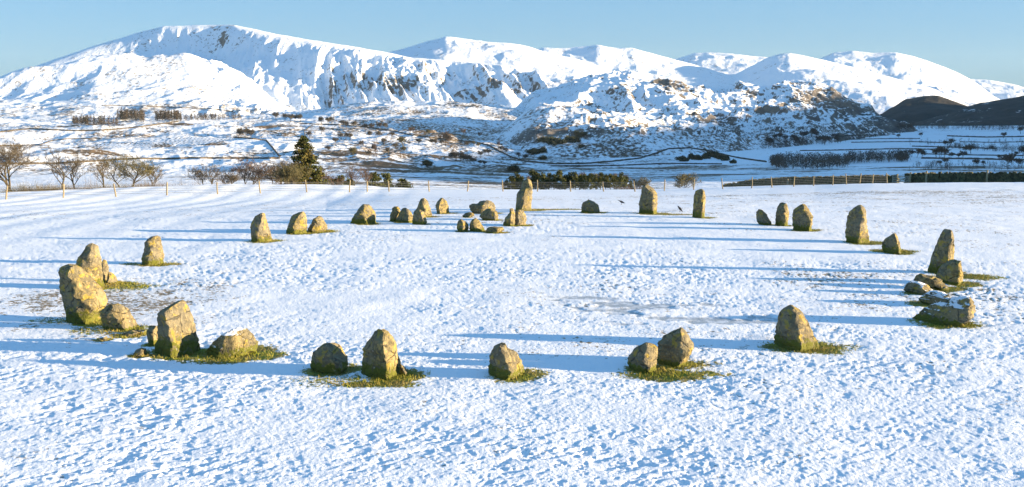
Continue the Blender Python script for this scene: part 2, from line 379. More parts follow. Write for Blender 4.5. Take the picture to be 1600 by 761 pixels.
# ---------------------------------------------------------------- the stones, traced one by one
# (label, crop origin x, y, crop scale, edge at foot, edge at top, thickness, moss, snow, melt size, outline)
ST = [
 ('large dark grey upright stone at the left end of the circle, foremost of its pair', 80, 440, 8, .62, .55, .62, .30, 0, .55,
  [(85,-140),(95,-170),(150,-210),(330,-205),(400,-170),(470,-80),(560,40),(640,100),(690,220),(715,300),(650,420),(560,520),(400,545),(230,525),(180,450),(150,330),(110,150)]),
 ('tall ochre stone with dark left edge standing behind the large dark stone at far left', 80, 360, 8, .30, .45, .7, .25, 0, .9,
  [(318,735),(305,440),(330,320),(400,270),(430,200),(480,155),(540,155),(590,195),(615,300),(640,450),(655,640),(650,720),(560,740)]),
 ('narrow pale ochre stone leaning on the right flank of the tall left stone', 80, 360, 8, .2, .2, .8, .1, 0, 1.0,
  [(640,640),(630,400),(650,360),(690,372),(722,465),(722,560),(700,620)]),
 ('small triangular ochre slab lowest beside the tall left stone', 80, 360, 8, .2, .2, .8, .1, 0, 1.3,
  [(690,640),(712,515),(760,530),(810,580),(838,650),(800,662)]),
 ('squat block with sunlit ochre right face beside the large dark stone at left', 80, 440, 8, .58, .42, .7, .15, 0, .5,
  [(595,390),(640,360),(720,280),(880,300),(950,330),(1050,500),(1110,600),(1000,615),(880,625),(800,615),(700,612),(650,590),(630,500)]),
 ('thin flat reddish slab lying on the ground right of the squat left block', 80, 440, 8, .6, .5, 1.0, 0, 0, .6,
  [(885,675),(895,645),(1000,620),(1180,605),(1192,640),(1000,682)]),
 ('little flat grey stone on the snow below the squat left block', 80, 440, 8, .6, .5, .9, 0, .35, .4,
  [(588,735),(600,705),(630,690),(700,690),(704,735)]),
 ('isolated ochre upright stone with green turf apron at left rear of the circle', 80, 360, 8, .44, .28, .62, .28, 0, 1.0,
  [(1125,430),(1130,350),(1160,250),(1165,180),(1200,110),(1250,60),(1330,65),(1370,110),(1390,200),(1410,300),(1420,350),(1402,390),(1300,425),(1250,432)]),
 ('broad angular standing stone with a shadowed foot, left foreground', 200, 465, 6.667, .42, .25, .62, .40, .12, .6,
  [(260,590),(290,500),(310,440),(300,250),(310,150),(360,110),(470,60),(530,50),(600,60),(640,140),(690,260),(715,380),(740,480),(760,560),(700,585),(500,600),(350,600)]),
 ('small dark rounded stone tucked against the left of the broad angular stone', 200, 465, 6.667, .6, .6, .9, .35, .1, .4,
  [(200,430),(190,350),(230,300),(290,280),(312,300),(315,450),(270,500),(210,480)]),
 ('small brown cobble lying in the snow left of the broad angular stone', 200, 465, 6.667, .6, .5, .9, .05, 0, .5,
  [(45,595),(80,550),(140,525),(190,540),(192,590),(120,610),(80,608)]),
 ('low wedge-shaped boulder with mossy foot right of the broad angular stone', 200, 465, 6.667, .35, .35, .75, .45, .25, .9,
  [(800,610),(830,540),(900,450),(1000,370),(1100,350),(1230,335),(1270,370),(1320,440),(1360,500),(1358,570),(1200,610),(1000,622)]),
 ('tapered upright stone with shaded left half, leftmost of the rear left row', 380, 315, 8, .36, .5, .7, .2, 0, 1.0,
  [(100,495),(90,350),(95,280),(150,180),(200,140),(245,130),(280,170),(300,260),(330,370),(370,475),(340,490),(180,502)]),
 ('blocky pale-flecked stone left of a smaller ochre boulder in the rear left row', 380, 315, 8, .35, .45, .7, .28, 0, .9,
  [(540,395),(550,330),(580,250),(600,200),(640,150),(740,120),(780,150),(800,240),(800,365),(760,392),(640,402)]),
 ('small rounded ochre boulder right of the blocky pale-flecked stone', 380, 315, 8, .28, .3, .8, .12, 0, .9,
  [(800,355),(850,280),(870,220),(920,195),(980,190),(1020,250),(1050,300),(1056,350),(1000,377),(900,384),(830,366)]),
 ('broad gabled boulder with shadowed green foot, alone in the rear left row', 540, 295, 9.412, .55, .3, .7, .42, 0, .6,
  [(70,505),(90,430),(140,360),(180,310),(230,250),(260,235),(350,235),(400,300),(440,350),(450,420),(442,500),(380,515),(200,522)]),
 ('small dark stone, leftmost of the tight rear cluster', 540, 295, 9.412, .8, .75, .8, .25, 0, .4,
  [(650,465),(655,380),(680,340),(680,290),(720,265),(770,262),(800,290),(805,330),(785,380),(750,450),(700,482)]),
 ('squat dark grey stone second from left in the tight rear cluster', 540, 295, 9.412, .86, .8, .7, .2, 0, .4,
  [(725,485),(770,400),(810,330),(840,285),(890,278),(940,310),(970,350),(990,400),(987,475),(920,500),(800,497)]),
 ('low domed grey stone in front of the tall one in the rear cluster', 540, 295, 9.412, .78, .7, .7, .35, 0, .5,
  [(975,515),(985,420),(1010,360),(1050,320),(1100,310),(1150,340),(1180,400),(1202,495),(1150,522),(1020,530)]),
 ('tallest ochre stone at the back of the tight rear cluster', 540, 295, 9.412, .35, .5, .7, .12, 0, .6,
  [(985,405),(1000,350),(1050,280),(1080,200),(1110,145),(1160,140),(1210,190),(1240,270),(1265,340),(1282,400),(1200,412),(1000,418)]),
 ('rounded upright ochre stone just right of the rear cluster', 540, 295, 9.412, .2, .5, .75, .12, 0, .9,
  [(1345,368),(1330,300),(1320,240),(1340,190),(1390,145),(1430,140),(1490,185),(1515,260),(1525,355),(1450,366)]),
 ('large toppled slab with ochre top left of the tallest rear stone', 700, 270, 8, .55, .45, .8, .05, .12, .4,
  [(275,470),(260,420),(290,390),(370,380),(400,360),(480,352),(550,370),(590,410),(600,460),(560,500),(450,512),(350,510),(300,492)]),
 ('dark boulder with lit right end lying before the toppled slab', 700, 270, 8, .82, .75, .8, .18, .1, .5,
  [(390,545),(420,500),(470,465),(560,460),(610,480),(630,540),(626,590),(560,597),(450,590),(400,566)]),
 ('little flat dark stone left of the dark boulder before the toppled slab', 700, 270, 8, .8, .7, .9, .2, .1, .3,
  [(175,545),(210,510),(260,490),(310,500),(336,538),(260,557),(200,553)]),
 ('tallest slender stone with a split grey and ochre face at the back of the circle', 700, 270, 8, .45, .62, .75, .12, 0, 1.3,
  [(845,455),(855,330),(860,270),(905,200),(925,120),(960,90),(1000,72),(1040,100),(1060,190),(1055,280),(1045,370),(1035,462),(980,472),(900,472)]),
 ('narrow upright stone touching the left of the round pale pinkish boulder', 700, 270, 8, .5, .5, .8, .22, 0, .7,
  [(690,645),(710,570),(770,500),(770,450),(810,440),(835,470),(840,560),(838,652),(760,668)]),
 ('round pale pinkish boulder before the tallest rear stone', 700, 270, 8, .12, .2, .8, .08, 0, .9,
  [(838,645),(830,560),(840,480),(880,458),(940,475),(975,530),(985,590),(970,640),(920,660),(860,658)]),
 ('small dark-footed ochre stone, leftmost of three low stones inside the rear of the ring', 700, 270, 8, .5, .3, .8, .4, 0, .5,
  [(110,705),(110,650),(125,600),(160,578),(210,600),(250,640),(262,690),(242,732),(150,738)]),
 ('small pointed ochre stone, middle of three low stones inside the rear of the ring', 700, 270, 8, .45, .4, .8, .35, 0, .5,
  [(265,705),(270,640),(300,590),(350,565),(390,600),(420,650),(450,685),(460,722),(400,738),(280,733)]),
 ('flat low stone, rightmost of three low stones inside the rear of the ring', 700, 270, 8, .65, .55, .9, .2, .1, .6,
  [(470,745),(480,700),(520,680),(620,685),(690,685),(705,722),(650,747),(540,752)]),
 ('rounded boulder with a sunlit ochre cap, left of the peaked foreground stone', 470, 505, 8, .85, .42, .8, .45, .15, .6,
  [(105,560),(140,450),(150,370),(250,290),(320,265),(430,270),(500,310),(545,400),(590,460),(592,540),(540,600),(400,632),(200,600),(130,585)]),
 ('large peaked foreground stone split into a dark left and an ochre right face', 470, 505, 8, .62, .62, .72, .32, 0, 1.0,
  [(755,610),(770,500),(775,330),(830,250),(870,210),(920,130),(980,80),(1040,90),(1100,140),(1160,200),(1200,280),(1215,440),(1250,500),(1256,640),(1100,677),(950,687),(800,655)]),
 ('small grey slab propped against the right of the peaked foreground stone', 470, 505, 8, .8, .5, .8, .15, 0, .8,
  [(1235,645),(1240,500),(1290,540),(1332,612),(1322,655)]),
 ('pointed conical foreground stone with a white lichen spot at centre', 740, 520, 8, .62, .5, .72, .35, 0, .85,
  [(180,530),(190,400),(195,280),(240,210),(280,150),(340,115),(400,150),(450,210),(540,260),(590,340),(620,420),(640,495),(600,535),(480,562),(300,572),(210,556)]),
 ('shorter left stone of the leaning foreground pair', 960, 500, 8, .68, .6, .72, .25, 0, .9,
  [(160,570),(160,500),(210,430),(250,360),(330,310),(400,285),(480,290),(545,320),(545,420),(525,520),(522,625),(450,657),(300,650),(200,655)]),
 ('angular grey stone leaning right, larger of the foreground pair', 960, 500, 8, .85, .70, .65, .15, .08, 1.2,
  [(525,520),(530,400),(545,290),(620,220),(720,160),(790,115),(830,95),(880,125),(930,200),(990,270),(995,330),(940,440),(870,530),(830,580),(700,578),(560,565)]),
 ('big tapered stone with a diagonal seam and ochre right side, right foreground', 1180, 465, 8, .6, .55, .72, .32, 0, 1.0,
  [(225,600),(240,480),(260,350),(290,220),(330,140),(400,115),(460,108),(530,135),(600,180),(650,270),(700,370),(760,480),(805,600),(800,645),(700,662),(500,664),(300,655)]),
 ('tall leaning tapered stone at the right end of the circle', 1400, 345, 8, .85, .72, .62, .25, .1, .8,
  [(395,620),(420,520),(470,380),(520,240),(570,130),(610,95),(680,95),(710,130),(730,200),(735,350),(725,480),(720,645),(500,665)]),
 ('square-topped dark block in front of the tall right end stone', 1400, 345, 8, .86, .82, .7, .15, 0, .95,
  [(490,700),(530,600),(580,540),(660,500),(720,490),(815,490),(825,560),(848,640),(838,740),(800,797),(700,802),(560,785)]),
 ('fallen slab with lit top, nearest to the square-topped dark block', 1400, 420, 8, .8, .72, .8, .12, .12, .4,
  [(215,150),(250,80),(310,70),(450,90),(560,120),(640,190),(672,240),(662,272),(540,268),(440,230),(330,190)]),
 ('fallen slab with dark front, leftmost of the fallen right-hand stones', 1400, 420, 8, .85, .72, .8, .12, .3, .4,
  [(90,280),(120,200),(180,150),(300,160),(420,200),(500,245),(540,272),(440,282),(300,322),(200,306)]),
 ('snow-covered fallen slab behind the long leaning boulder at right', 1400, 420, 8, .85, .8, .8, .12, .60, .3,
  [(275,390),(330,320),(420,290),(560,275),(700,305),(810,350),(750,372),(600,410),(430,458),(320,436)]),
 ('long boulder leaning up to the right with snow along its back, far right', 1400, 420, 8, .93, .9, .62, .30, .26, .8,
  [(190,640),(300,550),(420,460),(600,395),(760,370),(900,345),(970,380),(1000,470),(980,545),(880,600),(740,690),(600,704),(450,685),(300,665)]),
 ('large upright stone with notched lit right edge in the rear right arc', 1270, 310, 8, .55, .75, .68, .2, .14, 1.0,
  [(400,460),(410,340),(430,220),(450,155),(520,110),(590,85),(640,105),(670,160),(670,260),(690,370),(705,470),(720,545),(600,560),(500,555),(420,515)]),
 ('small mossy stone with a nipple top right of the notched upright stone', 1270, 310, 8, .93, .85, .8, .42, 0, 1.0,
  [(860,640),(860,560),(890,510),(970,470),(990,430),(1040,435),(1065,480),(1090,560),(1108,675),(1110,692),(1000,688),(900,670)]),
 ('short stone with orange lit slope, left of two uprights in the rear right arc', 1130, 290, 8, .85, .35, .8, .2, 0, .5,
  [(415,450),(410,340),(450,290),(490,300),(550,370),(600,450),(606,490),(540,497),(450,480)]),
 ('narrow upright stone between a short leaning and a broad shield-shaped stone', 1130, 290, 8, .72, .7, .75, .28, 0, .8,
  [(650,480),(655,350),(680,260),(710,215),(790,210),(810,260),(825,340),(812,450),(802,502),(700,506)]),
 ('broad shield-shaped grey stone in the rear right arc', 1130, 290, 8, .85, .82, .65, .28, 0, .9,
  [(865,510),(860,370),(880,290),(930,250),(990,218),(1040,250),(1080,310),(1125,370),(1120,440),(1100,545),(980,563),(890,545)]),
 ('low block-shaped stone alone at the rear between the two birds and the tallest stone', 890, 265, 6.667, .75, .72, .8, .2, 0, .8,
  [(120,445),(125,370),(140,330),(200,325),(260,335),(300,375),(316,438),(220,453)]),
 ('grey upright stone with sloping snowy-flecked top between the two black birds', 890, 265, 6.667, .75, .6, .68, .2, 0, 1.1,
  [(725,455),(720,360),(740,280),(755,170),(790,155),(840,175),(900,215),(918,260),(915,360),(908,445),(860,463)]),
 ('slim rectangular pillar stone right of the black birds at the rear', 890, 265, 6.667, .7, .7, .8, .28, 0, 1.0,
  [(1280,495),(1285,380),(1290,290),(1310,220),(1380,200),(1410,225),(1420,300),(1412,410),(1408,495),(1340,504)]),
]

def poly_span(poly, v):
    xs = []
    n = len(poly)
    for i in range(n):
        (x0, y0), (x1, y1) = poly[i], poly[(i + 1) % n]
        if (y0 - v) * (y1 - v) <= 0 and y0 != y1: xs.append(x0 + (v - y0) / (y1 - y0) * (x1 - x0))
    return (min(xs), max(xs)) if xs else None

STONES = []   # centre, width, height, melt
def stone_geometry(k, rec):
    label, ox, oy, sc, e0, e1, thick, moss, snow, melt, out = rec
    thick = thick * 1.5
    P = [(ox + x / sc, oy + y / sc) for x, y in out]
    ybot, ytop = max(p[1] for p in P), min(p[1] for p in P)
    xmid = sum(poly_span(P, ybot - .15 * (ybot - ytop))) / 2
    foot = on_field(xmid, ybot)                        # front foot of the stone
    dfoot = math.hypot(foot.x, foot.y)
    s0 = dfoot / FPX
    wpx = max(p[0] for p in P) - min(p[0] for p in P)
    tmean = 0.5 * thick * min(wpx, 1.5 * (ybot - ytop)) * s0
    D = dfoot + 0.75 * tmean
    fx, fy = foot.x / dfoot, foot.y / dfoot           # away from the camera
    cx, cy = fx * D, fy * D
    cz = float(field_z(cx, cy))
    def plane(px, py):                                # world (u, z) on the vertical plane through the centre
        dx, dy, dz = [float(q) for q in pix_dir(px, py)]
        t = D / (dx * fx + dy * fy)
        return (dx * t) * fy - (dy * t) * fx, CAM_H + dz * t - cz
    nv, na = 32, 46
    vs = np.linspace(ytop + .02 * (ybot - ytop), ybot - .12 * (ybot - ytop), nv)
    V = []; hfr = []
    rg = np.random.default_rng(100 + k)
    cs = {}
    ang = np.linspace(0, 2 * math.pi, na, endpoint=False)
    zt = plane(xmid, ytop)[1]; zb = -0.25
    wmax = 0
    rows = []
    for v in vs:
        l, r = poly_span(P, v)
        ul, z = plane(l, v); ur, _ = plane(r, v)
        rows.append((z, ul, ur)); wmax = max(wmax, ur - ul)
    rows = rows[::-1]
    zlow = rows[0][0]
    l, r = rows[0][1], rows[0][2]
    pre = [(zb, l - .03 * (r - l), r + .03 * (r - l)), (zb * .3 + zlow * .3, l - .02 * (r - l), r + .02 * (r - l))] if zlow > 0 else [(min(zb, zlow - .1), l, r)]
    rows = pre + rows
    H = max(zt, .05)
    for (z, ul, ur) in rows:
        h = max(0, min(1, z / H)); w = ur - ul
        e = e0 + (e1 - e0) * h
        tf = 0.5 * thick * (0.45 * w + 0.55 * min(wmax, 1.5 * H)) * (1 - .22 * max(0, h - .35)) * (math.sqrt(max(0, 1 - (max(0, h - .66) / .42) ** 2)) * .7 + .3)
        tf = min(tf, 1.15 * w + .02)
        # cross-section: left point, front edge, right point, two back corners
        pts = np.array([(ul, .38 * tf), (ul + .42 * e * w, -.34 * tf), (ul + e * w, -tf), (ur - .02 * w, -.05 * tf), (ur, .2 * tf), (ul + .72 * w, .85 * tf), (ul + .3 * w, .85 * tf)])
        seg = np.linalg.norm(np.roll(pts, -1, 0) - pts, axis=1); cum = np.concatenate([[0], np.cumsum(seg)]); q = np.linspace(0, cum[-1], na, endpoint=False)
        pc = np.vstack([pts, pts[:1]])
        X = np.interp(q, cum, pc[:, 0]); Y = np.interp(q, cum, pc[:, 1])
        Xs, Ys = (np.roll(X, 1) + 2 * X + np.roll(X, -1)) / 4, (np.roll(Y, 1) + 2 * Y + np.roll(Y, -1)) / 4
        for x_, y_ in zip(Xs, Ys): V.append((x_, y_, z)); hfr.append(h)
    n = len(rows)
    V = np.array(V); hfr = np.array(hfr)
    top = V[-na:].mean(0); top[2] = zt
    V = np.vstack([V, top]); hfr = np.append(hfr, 1)
    size = math.sqrt(max(wmax, .1) * max(H, .1))
    # facets: plane cuts, then roughness
    c0 = V.mean(0)
    for _ in range(9):
        d = rg.normal(size=3); d[2] = abs(d[2]) * .5; d /= np.linalg.norm(d)
        if abs(d[0]) > .75 or d[2] > .45: continue                  # keep the traced outline
        s = (V - c0) @ d; lim = s.max() * rg.uniform(.70, .88)
        V -= np.outer(np.maximum(s - lim, 0) * .9, d)
    # broken faces: flatten patches round random anchors
    for K, pw in ((11, .62), (34, .5)):
        an = rg.choice(len(V), K, replace=False); A = V[an]
        dd = np.linalg.norm((V[:, None, :] - A[None]) / np.array([1, 1, 1.15]), axis=2); near_ = dd.argmin(1)
        for q in range(K):
            sel = near_ == q
            if sel.sum() < 5: continue
            p = V[sel]; cm = p.mean(0); _, _, vt = np.linalg.svd(p - cm); nn = vt[2]
            off = (p - cm) @ nn
            V[sel] = p - np.outer(off, nn) * pw
    for fr, am in ((1.9, .10), (4.2, .075), (9.0, .05), (19.0, .028)):
        q = V / size * fr + k * 13.7
        nn = np.stack([n3(q + 5.1 * j, seed=31 + j) - .5 for j in range(3)], 1)
        V[:, :] += nn * np.array([.5, .8, .5]) * am * size * 1.15
    # keep the outline: each level spans the width it was measured at
    for q in range(n):
        seg_ = V[q * na:(q + 1) * na]; lo, hi = seg_[:, 0].min(), seg_[:, 0].max(); z_, ul, ur = rows[q]
        t_ = (seg_[:, 0] - lo) / max(hi - lo, 1e-4); jl, jr = [(float(vnoise(np.array([q * .55 + k * 7.0]), np.array([o_ + .5]), 77)[0]) - .5) * .07 * (ur - ul) for o_ in (0, 9)]
        seg_[:, 0] = .1 * seg_[:, 0] + .9 * (ul + jl + t_ * (ur + jr - ul - jl))
    F = [tuple(r_) for r_ in grid_faces(n, na, True)]
    F += [((n - 1) * na + j, (n - 1) * na + (j + 1) % na, len(V) - 1) for j in range(na)]
    return label, V, F, hfr, (cx, cy, cz), (fx, fy), wmax, H, moss, snow, melt

for k, rec in enumerate(ST):
    STONES.append(stone_geometry(k, rec))

# ---------------------------------------------------------------- the field mesh
EXTRA_MELT = []     # (px, py, radius across, radius away)
for px, py, a, b, w in ((585, 600, 1.0, .35, .85), (1050, 585, 1.25, .5, .95), (1265, 545, .9, .5, .95), (200, 447, 1.3, .8, .75), (250, 412, 1.3, .45, .9), (860, 327, 2.2, .6, .85),
                        (1515, 432, 1.3, .7, .95), (170, 515, 1.6, .6, .55), (560, 592, 1.5, .6, .5), (350, 563, .9, .3, .7), (1495, 508, .9, .35, .9), (90, 500, 1.1, .35, .5),
                        (1062, 335, 1.6, .5, .7), (1400, 392, 1.1, .6, .9)):
    p = on_field(px, py); EXTRA_MELT.append((p.x, p.y, a, b, w))
BARE = []           # thin, trodden or wind-scoured snow
for px, py, a, b, w in ((200, 470, 3.2, 3.5, .30), (1330, 440, 3.2, 4.5, .17), (980, 465, 3.5, 4, .15), (380, 330, 9, 4, .10), (1300, 303, 26, 5, .24), (1500, 310, 25, 10, .18), (800, 312, 30, 8, .12), (200, 330, 25, 10, .10), (1200, 330, 14, 8, .10), (1450, 345, 12, 12, .10),
                        (900, 520, 6, 3, .06), (1160, 470, 4, 2, .08), (760, 345, 6, 2, .12), (1540, 480, 3, 3, .16), (1040, 530, 2.5, 1.4, .15), (1200, 420, 5, 3, .08), (240, 300, 30, 3, .05),
                        (1420, 300, 20, 4, .12), (600, 305, 40, 4, .07), (900, 310, 40, 5, .09)):
    p = on_field(px, py); BARE.append((p.x, p.y, a, b, w))
ICE = []
for px, py, a, b, w in ((985, 487, 1.9, 1.0, 1), (1060, 497, 2.4, .55, 1), (1130, 502, 1.8, .35, 1), (930, 470, 1.4, 1.0, .8), (1025, 478, 1.6, 1.0, .9), (955, 505, 1.1, .35, .8), (1180, 500, 1.0, .3, .8)):
    p = on_field(px, py); ICE.append((p.x, p.y, a, b, w))

def blobs(x, y, lst, soft=1.0, wob=None):
    m = np.zeros_like(x)
    for bx, by, a, b, w in lst:
        sel = (np.abs(x - bx) < 3 * a) & (np.abs(y - by) < 3 * b)
        if not sel.any(): continue
        xx, yy = x[sel], y[sel]
        d = np.sqrt(((xx - bx) / a) ** 2 + ((yy - by) / b) ** 2)
        if wob is not None: d = d + wob[sel]
        m[sel] = np.maximum(m[sel], w * sstep(1.0 + .55 * soft, 1.0 - .55 * soft, d))
    return m

def field_detail(x, y, r):
    """relief of snow lying on tussocky pasture, plus the masks"""
    near = sstep(60, 20, r)
    # tussocks: short ridges combed towards upper right; trodden, drifted and rough areas alternate
    u = x * .80 + y * .35; v = -x * .40 + y * .92
    n1 = fbm(u * 6.4, v * 8.8, 3, 5); n2 = fbm(x * 15.0, y * 15.0, 2, 9); n0 = fbm(x * .55, y * .7, 3, 2)
    nb = fbm(u * 2.1, v * 3.0, 3, 6)
    lump = sstep(.36, .64, n1)
    big_ = fbm(x * .10 + 3, y * .14, 3, 21); mid_ = fbm(x * .45, y * .6, 2, 23)
    amp = np.clip(.55 + 1.6 * (big_ - .36), .5, 1.25) * np.clip(.7 + 1.3 * (mid_ - .38), .6, 1.2)
    pit = sstep(.535, .645, n1 + .05 * (mid_ - .5)) ; pit2 = sstep(.57, .68, nb)
    z = -amp * (.025 * pit + .021 * pit2 * near) * (.45 + .55 * near) + .007 * (lump - .5) * near + .008 * (n2 - .5) * near + .055 * (n0 - .5)
    # old plough ridges at the left rear
    rf = np.clip((-x - 9) / 10, 0, 1) * np.clip((y - 30) / 12, 0, 1)
    z = z + rf * .040 * fbm(x * .16, y * .05, 2, 41) * np.sin((x + .10 * y + 1.2 * fbm(x * .05, y * .05, 2, 40)) * 2 * math.pi / 3.1)
    rf2 = np.clip((x - 5) / 10, 0, 1) * np.clip((y - 66) / 10, 0, 1)
    z = z + rf2 * .12 * (fbm(x * .12, y * .35, 3, 44) - .5)
    wob = (fbm(x * 1.1, y * 1.1, 3, 61) - .5) * 1.3
    melts = list(EXTRA_MELT)
    for label, V, F, hfr, c, f, w, H, moss, snow, melt in STONES:
        melts.append((c[0] + .30 * w * melt, c[1] - .05 * w, .31 * w + .44 * w * melt + .11, .25 * w + .29 * w * melt + .11, .98))
    melt = blobs(x, y, melts, 1.0, wob * .9)
    ice = blobs(x, y, ICE, .9, wob * 1.5) * sstep(.36, .56, fbm(x * .9 + 5, y * 2.6, 3, 33)) * .9
    bare = .215 + .34 * (n0 - .5) + .16 * pit + .16 * (n2 - .5) + blobs(x, y, BARE, 1.4, wob)
    bare = bare + .10 * (fbm(x * .09, y * .09, 3, 77) - .45)
    z = z * (1 - .88 * sstep(.2, .8, ice)) - .03 * sstep(.2, .8, ice)
    z = z - melt * .02
    return z, np.clip(bare, 0, 1), melt, ice

rads = [0.6, 2, 4, 6, 8, 9.5, 10.8]
r = 11.6
while r < 136:
    rads.append(r); r += min(max(r * r / 5616.0 * 0.72, .022), .30)
rads += [137 + k * 3 for k in range(12)] + [175, 185, 200, 220, 250, 300, 380]
rads = np.array(rads)
dense = np.radians(np.arange(-31.5, 31.5001, 0.07)); coarse = np.radians(np.concatenate([np.arange(33, 180, 3.0), np.arange(-180, -32, 3.0)]))
azs = np.concatenate([dense, coarse])
RR, AA = np.meshgrid(rads, azs, indexing='ij')
X, Y = RR * np.sin(AA), RR * np.cos(AA)
Zb = field_z(X.ravel(), Y.ravel())
zd, a_bare, a_melt, a_ice = field_detail(X.ravel(), Y.ravel(), RR.ravel())
inview = (np.abs(AA) < math.radians(32)).ravel()
Zf = Zb + np.where(inview, zd, zd * .4)
me = mesh_np('field', np.stack([X.ravel(), Y.ravel(), Zf], 1), grid_faces(len(rads), len(azs), True)[:, ::-1], True, {'bare': a_bare, 'melt': a_melt, 'ice': a_ice})
field = link('field', me, M_FIELD, kind='structure', label='snow-covered pasture holding the stone circle')

# ---------------------------------------------------------------- place the stones
for k, (label, V, F, hfr, c, f, w, H, moss, snow, melt) in enumerate(STONES):
    me = bpy.data.meshes.new('standing_stone')
    me.from_pydata([tuple(v) for v in V], [], F); me.update()
    me.polygons.foreach_set('use_smooth', np.full(len(me.polygons), True))
    try: me.set_sharp_from_angle(angle=math.radians(22))
    except Exception: pass
    nz = np.zeros(len(V) * 3, np.float32); me.vertices.foreach_get('normal', nz); nz = nz.reshape(-1, 3)
    ms = np.clip(1.35 - (V[:, 2] / max(H, .1)) / max(moss, .02) * .9, 0, 1) * (.62 if moss > .08 else .25) + np.clip(-nz[:, 0], 0, 1) * .12 + np.clip(nz[:, 2], 0, 1) * .1
    sn = np.clip((nz[:, 2] - .35) * 1.6, 0, 1) * np.clip(snow * 3.2, 0, 1.15) * (1 - np.clip(nz[:, 0], 0, 1))
    for an, av in (('moss', ms), ('snow', sn)):
        a = me.attributes.new(an, 'FLOAT', 'POINT'); a.data.foreach_set('value', av.astype(np.float32))
    flat = H < .45 * w
    nm = 'boulder' if ('boulder' in label) else ('fallen_stone' if ('slab' in label) else ('cobble' if ('cobble' in label or 'little' in label) else 'standing_stone'))
    o = link(nm, me, M_STONE, label=label, cat='stone', group='stones of the circle', loc=(c[0], c[1], c[2]))
    o.rotation_euler = (0, 0, -math.atan2(f[0], f[1]))

# ================================================================ VALLEY, FELLS AND MOUNTAINS
def interp_row(row, az, smooth=0):
    p = np.array(row, float)
    a, t = az_tan(p[:, 0], p[:, 1])
    tt, rr = np.interp(az, a, t), np.interp(az, a, p[:, 2])
    if smooth:
        k = np.hanning(2 * smooth + 3)[1:-1]; k /= k.sum()
        f = lambda q: np.convolve(np.pad(q, smooth, mode='edge'), k, mode='valid')
        tt, rr = f(tt), f(rr)
    return rr, CAM_H + rr * tt

def rows_mesh(name, rows, px0, px1, dpx, subs, disp, mat, smooth=6, label=None, brushes=None):
    a0, a1 = az_tan(px0, 200)[0], az_tan(px1, 200)[0]
    nc = int((px1 - px0) / dpx)
    az = np.linspace(a0, a1, nc)
    RZ = [interp_row(r_, az, smooth) for r_ in rows]
    R = np.stack([q[0] for q in RZ]); Z = np.stack([q[1] for q in RZ])
    k = len(rows)
    tk = np.repeat(np.arange(k, dtype=float)[:, None], nc, 1)
    ts = np.concatenate([np.linspace(i, i + 1, subs[i], endpoint=False) for i in range(k - 1)] + [[k - 1]])
    RR = np.stack([hermite(tk, R, np.full(nc, t)) for t in ts]); ZZ = np.stack([hermite(tk, Z, np.full(nc, t)) for t in ts])
    AA = np.repeat(az[None], len(ts), 0); TT = np.repeat(ts[:, None], nc, 1)
    X, Y = RR * np.sin(AA), RR * np.cos(AA)
    PX = np.repeat(np.linspace(px0, px1, nc)[None], len(ts), 0)
    dz, extra = disp(X, Y, ZZ, TT, PX)
    ZZ = ZZ + dz
    P = np.stack([X, Y, ZZ], -1)
    # slope, for rock
    du = np.gradient(P, axis=1); dv = np.gradient(P, axis=0)
    N = np.cross(du, dv); N /= np.linalg.norm(N, axis=-1, keepdims=True) + 1e-9
    slope = 1 - np.abs(N[..., 2])
    attrs = {'rock': np.zeros_like(ZZ), 'veg': np.zeros_like(ZZ), 'dark': np.zeros_like(ZZ)}
    extra = extra(slope, N) if callable(extra) else extra
    attrs.update(extra)
    me = mesh_np(name, P.reshape(-1, 3), grid_faces(len(ts), nc)[:, ::-1] if False else grid_faces(len(ts), nc), True, {a: np.clip(v, 0, 1.5) for a, v in attrs.items()})
    o = link(name, me, mat, kind='structure', label=label)
    return o

def at(px, py, r):
    x, y, z = [float(q) for q in pix_dir(px, py)]
    t = r / math.hypot(x, y)
    return x * t, y * t, CAM_H + z * t

def wblob(X, Y, px, py, r, a, b, soft=.6):
    """soft ellipse on the ground: a metres across the view, b metres along it"""
    cx, cy, _ = at(px, py, r); n = math.hypot(cx, cy); fx, fy = cx / n, cy / n
    u = (X - cx) * fy - (Y - cy) * fx; v = (X - cx) * fx + (Y - cy) * fy
    d = np.sqrt((u / a) ** 2 + (v / b) ** 2) + (fbm(X / (a * .5), Y / (a * .5), 3, 91) - .5) * .9
    return sstep(1 + soft, 1 - soft, d)

